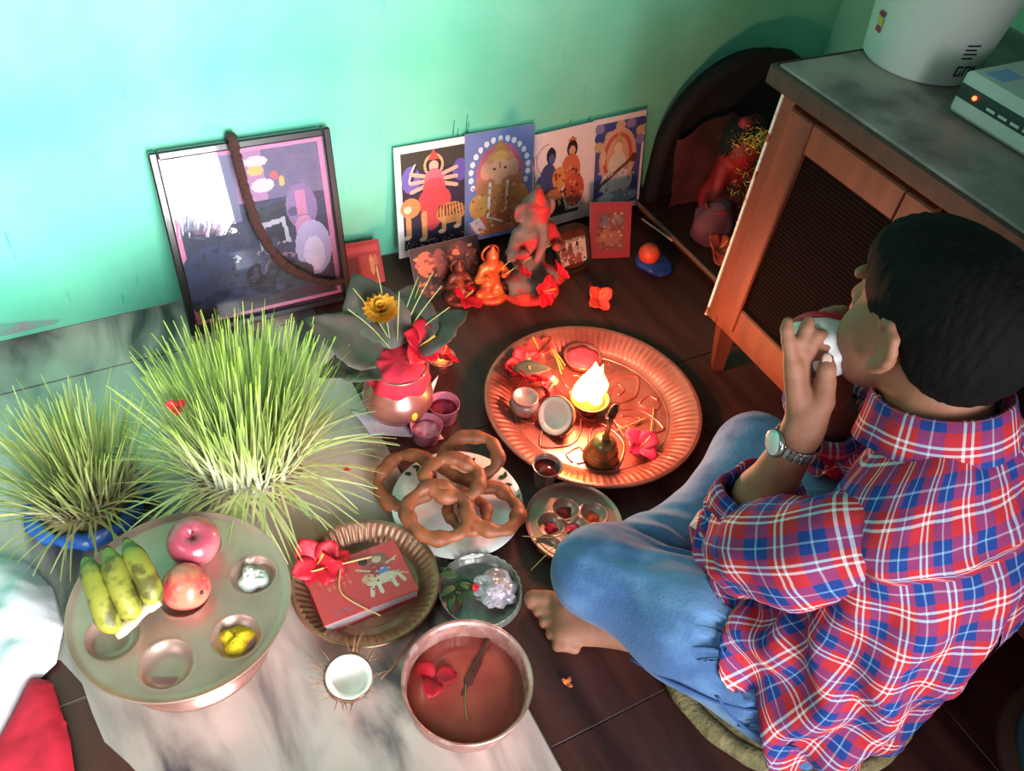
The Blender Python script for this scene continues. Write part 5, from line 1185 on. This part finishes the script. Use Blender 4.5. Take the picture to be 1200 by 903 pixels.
# left hand: palm and five fingers closing on the shell
def J(px, py, z): return at(px, py, z)
kn = [J(929, 428, .565), J(938, 424, .562), J(948, 425, .556), J(957, 432, .548)]   # little ... index knuckles
B.ell(LW*.6+J(950, 470, .52)*.4, (.027, .018, .03), None, .02)
for q in kn: B.cone(LW+(q-LW)*.12, q, .017, .0118, .007)
B.cone(LW, J(963, 470, .527), .02, .0155, .012)
fing = [([kn[0], J(924, 400, .592), J(922, 386, .604), J(923, 377, .611)], [.0095, .0082, .0076, .0065]),
        ([kn[1], J(938, 400, .590), J(945, 384, .603), J(948, 376, .609)], [.0105, .0092, .0084, .0070]),
        ([kn[2], J(949, 404, .588), J(957, 394, .598), J(963, 391, .598)], [.0108, .0095, .0086, .0072]),
        ([kn[3], J(957, 415, .572), J(964, 407, .583), J(970, 404, .584)], [.0105, .0092, .0084, .0070]),
        ([J(963, 470, .527), J(967, 449, .555), J(969, 432, .572), J(969, 421, .580)], [.0155, .0125, .0108, .0082])]
for P_, R_ in fing: B.chain(P_, R_, .0035)
# right hand on the far side of the shell
pm = RW+np.array([-.012, .012, .052]); B.ell(pm, (.032, .02, .042), None, .015).cone(RW, pm, .024, .024, .015)
for k in range(4):
    b_ = pm+np.array([-.026+.016*k, .010, .034-.004*abs(k-1.5)]); B.chain([b_, b_+np.array([-.012, .012, .026]), b_+np.array([-.030, .004, .036]), b_+np.array([-.040, -.010, .034])], [.0098, .009, .0082, .0068], .006)
B.chain([pm+np.array([.018, -.012, -.012]), pm+np.array([.008, -.032, .012]), pm+np.array([-.006, -.040, .032]), pm+np.array([-.016, -.042, .044])], [.0145, .012, .0105, .0082], .006)
# right foot tucked under the left knee; left foot hidden under the right thigh
def foot(heel, toe, side, big_first):
    d = toe-heel; L = np.linalg.norm(d); d = nrm(d); w = nrm(np.array([-d[1], d[0], 0]))*side
    B.ell(heel+np.array([0, 0, .03]), (.032, .032, .03), None, .02).cone(heel+np.array([0, 0, .03])+d*.02, heel+d*L*.62+w*.012+np.array([0, 0, .028]), .032, .026, .02).cone(heel+d*.02+np.array([0, 0, .03]), heel+d*L*.60-w*.022+np.array([0, 0, .022]), .030, .020, .02)
    B.cone(heel+d*L*.64+w*.016+np.array([0, 0, .024]), heel+d*L*.64-w*.024+np.array([0, 0, .02]), .022, .018, .015)
    for k in range(5):
        b_ = heel+d*L*(.68-.035*k)+w*(.030-.0180*k)+np.array([0, 0, .02-.001*k]); ln = (.044, .040, .036, .031, .026)[k]; r_ = (.0165, .0112, .0104, .0098, .0098)[k]
        B.chain([b_, b_+d*ln*.55+np.array([0, 0, .003]), b_+d*ln+np.array([0, 0, -.002])], [r_*1.05, r_*.92, r_], .005)
foot(np.array([.612, -1.085, .003]), np.array([.452, -.975, .003]), -1, True)
foot(np.array([.78, -1.0, .035]), np.array([.94, -1.10, .035]), 1, True)
V, F = B.mesh()
person = obj('person', V, F, skin)
person['label'] = 'person in plaid shirt and jeans sitting cross-legged blowing a conch shell'; person['category'] = 'person'
# eyes, brows, nails
for s_ in (-1, 1):
    V, F = ico(.0105, 14, 10); obj('eye', move((V, F), HP(s_*.030, .0705, .008))[0], F, mat('eye_white', 'd8d0c8', .3), person)
    V, F = ico(.005, 10, 6); obj('iris', move((V, F), HP(s_*.030, .0782, .006))[0], F, mat('iris', '1c1410', .2), person)
    V, F = tube([HP(s_*.014, .0945, .028), HP(s_*.033, .0905, .032), HP(s_*.052, .077, .028)], [.0022, .0026, .0014], 6); obj('eyebrow', V, F, mat('hair', '070607', .8, 0, '0e0c0d', 90, stretch=(1, 1, .2), spec=.12, bump=.4, bscale=160), person)
nailm = mat('fingernail', 'c8a494', .3)
for P_, R_ in (fing[4],):
    tip, d = P_[3], nrm(P_[3]-P_[2]); c_ = tip+nrm(CAM-tip)*R_[3]*.86; V, F = ico(1, 12, 8); s_ = R_[3]
    ax = np.array([nrm(np.cross(d, nrm(CAM-tip))), d, nrm(CAM-tip)]); V = (V*np.array([s_*.72, s_*.95, s_*.22]))@ax; obj('fingernail', V+c_, F, nailm, person)
# hair
class HairBlob(Blob): pass
Hb = HairBlob(HC-.15, HC+.15, .0036)
Hb.ell(HP(0, -.016, .026), (.081, .106, .086), HR, .02).ell(HP(0, -.058, -.005), (.070, .060, .066), HR, .03).ell(HP(0, .042, .066), (.058, .05, .034), HR, .03)
sl, (x, y, z) = Hb._sub(HC-.15, HC+.15)
lx = -((x-HC[0])*hl[0]+(y-HC[1])*hl[1]+(z-HC[2])*hl[2]); ly = (x-HC[0])*hf[0]+(y-HC[1])*hf[1]+(z-HC[2])*hf[2]; lz = (x-HC[0])*hu[0]+(y-HC[1])*hu[1]+(z-HC[2])*hu[2]
zl = np.interp(ly, [-.14, -.085, -.05, -.036, -.026, .022, .030, .055, .075, .12], [-.068, -.062, -.056, -.045, .008, .008, -.004, .020, .048, .066])
tmp = (zl-lz)*.75
wv = .0010*np.sin(lx*210+14*np.sin(ly*40))*np.sin(ly*120+lz*90)+.0010*np.sin(lx*95+ly*60)
D = np.maximum(Hb.D[sl]+wv, tmp); Hb.D[sl] = D.astype(np.float32)
V, F = Hb.mesh(); obj('hair', V, F, MATS['hair'], person)
# jeans
denim = mat('denim', '4c74a6', .85, 0, '2d4c7c', 5, detail=8, lo=.3, hi=.72, bump=.25, bscale=220, col3='5f86b2', scale3=7, sheen=.1)
B = Blob((.44, -1.47, .0), (1.08, -.82, .36), .0042)
B.ell((.82, -1.275, .115), (.150, .110, .095), np.array([rgt, fwd, (0, 0, 1)]), .04)
B.cone(LH+np.array([0, .0, .0]), LH*.45+LK*.55+np.array([-.008, 0, .02]), .092, .088, .03).cone(LH*.45+LK*.55+np.array([-.008, 0, .02]), LK, .088, .070, .03)
B.cone(RH, RH*.45+RK*.55+np.array([0, 0, .012]), .092, .085, .03).cone(RH*.45+RK*.55+np.array([0, 0, .012]), RK, .085, .066, .03)
B.cone(LK+np.array([.0, 0, -.01]), LK*.5+LA*.5, .066, .060, .03).cone(LK*.5+LA*.5, LA, .060, .055, .03)
B.cone(RK, RK*.5+RA*.5+np.array([0, .01, -.01]), .064, .058, .03).cone(RK*.5+RA*.5+np.array([0, .01, -.01]), RA+np.array([.035, .01, .005]), .058, .050, .03)
V, F = B.mesh()
Vn = V.copy()
# cloth folds running from hip to knee and behind the knee
def folds(V):
    out = V.copy()
    for i, v in enumerate(V):
        f1 = fbm((v[0]*1.0+v[1]*.6, v[1]*.4-v[0]*.2, v[2]*1.2), 13, 3)
        q = np.array(v)-LK; a_ = q[0]*.45-q[1]*.89    # along the thigh
        w_ = math.exp(-((np.linalg.norm(v[:2]-np.array([.66, -1.03]))/.07)**2))
        f2 = w_*.006*math.sin((q[0]*.75+q[1]*.66)*170+2*f1)
        out[i] = v+np.array([0, 0, 1.0])*(f1*.006+f2)*(1 if v[2] > .03 else 0)
    return out
V = folds(V); V[:, 2] = np.maximum(V[:, 2], np.where(np.hypot(V[:, 0]-mc[0], V[:, 1]-mc[1]) < .224, .0325, .006))
jeans = obj('jeans', V, F, denim, person)
# stitched seams on the jeans (outer thigh seam and pocket edge)
seamm = mat('denim_seam', '33548c', .8)
B_ = B
def on_top(px, py, z0, z1):
    # first point along the view line whose height field is inside the jeans
    for z_ in np.linspace(z0, z1, 160):
        p_ = at(px, py, z_); i_ = np.round((p_-B_.lo)/B_.h).astype(int)
        if (i_ >= 0).all() and (i_ < B_.n).all() and B_.D[tuple(i_)] < .001: return p_
    return None
for path in (((690, 735), (740, 772), (790, 800), (840, 822), (900, 835)), ((840, 815), (870, 850), (905, 868), (935, 876)), ((868, 862), (878, 848), (902, 850), (926, 860))):
    pts_ = [on_top(px, py, .34, .02) for px, py in path]; pts_ = [q for q in pts_ if q is not None]
    if len(pts_) > 2: obj('denim_seam', *tube(catmull(pts_, 6), .0026, 6), seamm, jeans)

# shirt
plaid = plaid_mat()
def interp_rings(R, n):
    R = np.array(R, float); out = []
    P_ = [R[:, k] for k in range(R.shape[1])]; m = len(R)
    for i in range(m-1):
        for k in range(n):
            t_ = k/n; p0, p1, p2, p3 = R[max(i-1, 0)], R[i], R[i+1], R[min(i+2, m-1)]
            out.append(.5*((2*p1)+(-p0+p2)*t_+(2*p0-5*p1+4*p2-p3)*t_*t_+(-p0+3*p1-3*p2+p3)*t_**3))
    out.append(R[-1]); return np.array(out)
# cx, cy, cz, half width, depth back, depth front, forward tilt of ring (radians, front edge up), yaw
rings = [(.800, -1.255, .112, .192, .172, .170, .46, .26), (.808, -1.265, .175, .186, .145, .160, .38, .24), (.822, -1.285, .25, .176, .122, .130, .22, .2), (.836, -1.29, .34, .174, .115, .115, .0, .17),
         (.838, -1.268, .42, .178, .115, .105, -.28, .14), (.835, -1.243, .470, .170, .100, .09, -.5, .12), (.832, -1.222, .512, .132, .084, .078, -.6, .1), (.832, -1.205, .543, .088, .070, .066, -.65, .1), (.832, -1.195, .560, .068, .062, .060, -.65, .1)]
RR = interp_rings(rings, 10); NA = 120
V, UV = [], []
vv = 0; prev = None
for i, (cx, cy, cz, hw, db, df, ti, yw) in enumerate(RR):
    r_ = np.array([math.cos(yw), math.sin(yw), 0]); f0 = np.array([-math.sin(yw), math.cos(yw), 0]); f_ = f0*math.cos(ti)+np.array([0, 0, math.sin(ti)]); c = np.array([cx, cy, cz])
    prev = c; up_ = np.cross(r_, f_)
    for k in range(NA+1):
        a = 2*PI*k/NA; ca, sa = math.cos(a), math.sin(a)      # a=0 at the back centre, seam there
        bx, bf = math.copysign(abs(sa)**.82, sa), -ca
        dep = db if bf < 0 else df
        p = c+r_*hw*bx+f_*dep*math.copysign(abs(bf)**.9, bf)
        low = max(0, 1-i/52); g = math.sin(a*5+vv*20)*.6+fbm((sa*1.2, ca*1.2, vv*9), 1.5, 3)
        n_ = nrm(r_*bx/hw+f_*bf/dep)
        fold = .012*low*math.sin(a*9+vv*14+1.5*math.sin(vv*30))*(1.4 if sa < 0 else .7)+.006*fbm((p[0], p[1], p[2]), 16, 3)
        hemw = .02*max(0, 1-i/8)*math.sin(a*2+.5)
        p = p+n_*(fold+hemw*.6)+np.array([0, 0, .09])*max(0, 1-i/16)*max(0, -bx)*max(0, bf+.25)
        if k == 0 and i: vv += .5*np.linalg.norm(p-V[-(NA+1)])+.5*np.linalg.norm(c-cprev)
        V.append(p); UV.append(((k/NA-.5)*2*PI*.150+(.031 if i >= 47 else 0), vv+.010*math.sin(a*2)+(.02 if i >= 47 else 0)))
    cprev = c
F = [[i*(NA+1)+k, i*(NA+1)+k+1, (i+1)*(NA+1)+k+1, (i+1)*(NA+1)+k] for i in range(len(RR)-1) for k in range(NA)]
SV = V; shirt = obj('shirt', V, F, plaid, person, uv=UV); SN = [np.array(v.normal) for v in shirt.data.vertices]
if sum(SN[60*(NA+1)][k]*(SV[60*(NA+1)][k]-RR[60][k]) for k in range(3)) < 0: SN = [-n for n in SN]; shirt.modifiers.new('thick', 'SOLIDIFY').thickness = .002
def sleeve(name, path, rads, uoff, seed, n=56):
    P_ = catmull(path, 12); N = len(P_); rd = np.interp(np.linspace(0, 1, N), np.linspace(0, 1, len(rads)), rads)
    T = np.gradient(P_, axis=0); T = np.array([nrm(t_) for t_ in T]); u = nrm(np.cross(T[0], (0, 0, 1.0))); V, UV = [], []; s_ = 0
    for i in range(N):
        if i: s_ += np.linalg.norm(P_[i]-P_[i-1])
        u = nrm(u-T[i]*u.dot(T[i])); v_ = np.cross(T[i], u); w_ = i/(N-1)
        for k in range(n+1):
            a = 2*PI*k/n; bend = math.exp(-((w_-.62)/.16)**2)
            f_ = .005*bend*math.sin(w_*90+1.3*math.sin(a))+.007*fbm((math.cos(a)*.6+seed, math.sin(a)*.6, w_*2.2), 2.2, 3)+.003*math.sin(w_*40+a*2)
            V.append(P_[i]+(rd[i]+f_)*(math.cos(a)*u+math.sin(a)*v_)); UV.append((k/n*2*PI*.062+uoff, s_*.95))
    F = [[i*(n+1)+k, i*(n+1)+k+1, (i+1)*(n+1)+k+1, (i+1)*(n+1)+k] for i in range(N-1) for k in range(n)]
    o = obj(name, V, F, plaid, shirt, uv=UV); o.modifiers.new('thick', 'SOLIDIFY').thickness = .002; return o
fa = nrm(LW-LE)
sleeve('sleeve', [LS+np.array([.085, .004, -.030]), LS+np.array([.035, .004, -.006]), LS*.55+LE*.45+np.array([-.020, .0, -.0]), LE+np.array([-.004, -.004, .012]), LE+fa*.045+np.array([0, .002, 0]), LE+fa*.088], [.036, .062, .068, .064, .058, .052], .01, 1)
sleeve('sleeve', [RS+np.array([-.07, .005, .005]), RS+np.array([-.01, 0, 0]), RS*.5+RE*.5, RE+np.array([0, -.004, .014]), RE+nrm(RW-RE)*.05, RE+nrm(RW-RE)*.09], [.072, .076, .070, .062, .058, .054], .03, 4)
# rolled cuffs
def cuff(c, d, r, uo):
    V, UV = [], []; n = 48; u = nrm(np.cross(d, (0, 0, 1.0))); v_ = np.cross(d, u); prof = [(r-.006, -.004), (r+.004, -.020), (r+.009, -.014), (r+.011, .004), (r+.009, .020), (r+.003, .026), (r-.004, .020), (r-.006, .0)]
    for q, (rr, zz) in enumerate(prof):
        for k in range(n+1):
            a = 2*PI*k/n; w_ = .004*math.sin(3*a+1)+.003*math.sin(5*a); V.append(c+d*(zz+.006*math.sin(a+1))+(rr+w_)*(math.cos(a)*u+math.sin(a)*v_)); UV.append((k/n*.34+uo, zz*1.2+q*.004))
    F = [[i*(n+1)+k, i*(n+1)+k+1, (i+1)*(n+1)+k+1, (i+1)*(n+1)+k] for i in range(len(prof)-1) for k in range(n)]
    return obj('rolled_cuff', V, F, plaid, shirt, uv=UV)
cuff(LE+fa*.090, fa, .054, .02); cuff(RE+nrm(RW-RE)*.092, nrm(RW-RE), .054, .0)
# collar
cc = np.array([.830, -1.194, .556]); cu = nrm((0, .38, 1.0)); cr_ = np.array([1.0, .08, 0]); cf = nrm(np.cross(cu, cr_)); V, UV = [], []; n = 64
prof = [(.066, -.012), (.067, .014), (.068, .038), (.0705, .0425), (.0745, .040), (.081, .014), (.088, -.012), (.085, -.014), (.078, .006)]
for q, (rr, zz) in enumerate(prof):
    for k in range(n+1):
        a = -PI*.90+1.80*PI*k/n      # 0 at the nape
        fr2 = abs(a)/PI; ext = (.020*max(0, fr2-.6)/.4 if q in (5, 6, 7) else 0)
        V.append(cc+cr_*math.sin(a)*(rr*1.0+ext*.3)-cf*math.cos(a)*(rr*1.05)+cu*(zz-ext-.012*fr2)); UV.append((a*.075, zz*(1 if q < 4 else -1)+.02))
F = [[i*(n+1)+k, i*(n+1)+k+1, (i+1)*(n+1)+k+1, (i+1)*(n+1)+k] for i in range(len(prof)-1) for k in range(n)]
obj('collar', V, F, plaid, shirt, uv=UV)
# keep the jeans inside the shirt
from mathutils import kdtree
kd = kdtree.KDTree(len(SV)); [kd.insert(Vector(p_), i_) for i_, p_ in enumerate(SV)]; kd.balance()
for v in jeans.data.vertices:
    if v.co.y > -1.05: continue
    co, i_, dist = kd.find(v.co); n_ = Vector(SN[i_]); dd = (v.co-co).dot(n_)
    if dist < .034 and i_ > 2*(NA+1) and dd > -.010: v.co = v.co-n_*(dd+.010)
# wristwatch
wc_ = LE+(LW-LE)*.93; wd_ = nrm(LW-LE)
steel = mat('watch_steel', 'b8bcb8', .25, .9, '8a8e8c', 60)
watch = obj('wristwatch', *tube([wc_+(.0285)*(math.cos(a)*nrm(np.cross(wd_, (1, 0, 0)))+math.sin(a)*nrm(np.cross(wd_, np.cross(wd_, (1, 0, 0))))) for a in np.linspace(0, 2*PI, 40, endpoint=False)], .0022, 6, True), steel, person)
e1 = nrm(np.cross(wd_, (1, 0, 0))); e2 = nrm(np.cross(wd_, e1))
link = None
for k in range(26):
    a = 2*PI*k/26; ax = math.cos(a)*e1+math.sin(a)*e2; tg = -math.sin(a)*e1+math.cos(a)*e2
    if link is None: link = obj('band_link', *box((-.0030, -.0085, -.0016), (.0030, .0085, .0016), .0007), steel, watch, False); o = link
    else: o = bpy.data.objects.new('band_link', link.data); COL.objects.link(o); o.parent = watch
    M = Matrix(np.array([tg, wd_, ax]).T.tolist()).to_4x4(); o.location = Vector(wc_+ax*.0296); o.rotation_euler = M.to_euler()
vd = at(905, 500, .5)-wc_; vd = nrm(vd-wd_*vd.dot(wd_)); tg = np.cross(wd_, vd); Mx = np.array([tg, wd_, vd])
V, F = lathe([(0, 0), (.0165, 0), (.0185, .002), (.018, .006), (.0155, .0078), (0, .0078)], 32); obj('watch_case', V@Mx+wc_+vd*.029, F, steel, watch)
V, F = lathe([(0, .0080), (.0145, .0080), (.015, .0076)], 28); obj('watch_face', V@Mx+wc_+vd*.029, F, mat('watch_dial', 'c8ccd0', .15), watch)
# conch shell
mouth = HP(-.004, .104, -.066); cend = J(948, 416, .557)
cd_ = nrm(cend-mouth); CLn = np.linalg.norm(cend-mouth)+.035
conch = thing('conch_shell', 'white conch shell with red painted ridges held to the mouth', 'shell', mouth)
pr = [(0, 0), (.007, .002), (.010, .012), (.018, .030), (.030, .055), (.037, .080), (.034, .100), (.026, .112), (.022, .120), (.013, .128), (.010, .134), (.004, .142), (0, .145)]
sc_ = CLn/.145; pr = [(a_*1.18, b_) for a_, b_ in pr]
c1 = nrm(np.cross(cd_, (0, 0, 1.0))); c2 = np.cross(cd_, c1); Mc = np.array([c1, c2, cd_])
V, F = lathe(pr, 48, lambda q, a: (.10*pr[q][0]*math.sin(a+1)+(.0025*math.sin(9*a) if q in (5, 6) else 0), 0)); obj('shell', (V*np.array([1, 1, sc_]))@Mc, F, mat('conch_white', 'd6d4d4', .4, 0, 'c4c0c2', 14, bump=.1), conch)
V, F = tube(catmull([(pr[q][0]*1.03*math.cos(a), pr[q][0]*1.03*math.sin(a), pr[q][1]*sc_) for q, a in ((3, 5.0), (4, 5.2), (5, 5.5), (6, 6.1), (7, 7.2), (8, 8.6), (9, 10.2), (10, 12.0))], 6), .0045, 8); obj('painted_ridge', V@Mc, F, mat('conch_red', 'c02838', .5, 0, 'a01c30', 40), conch)
V, F = tube(catmull([(pr[q][0]*.98*math.cos(a), pr[q][0]*.98*math.sin(a), pr[q][1]*sc_) for q, a in ((3, 1.4), (4, 1.5), (5, 1.6), (6, 1.8))], 6), [.004]*8+[.008]*6+[.004]*5, 8, flat=.5); obj('lip', V@Mc, F, mat('conch_pink', 'd8a8a4', .35), conch)
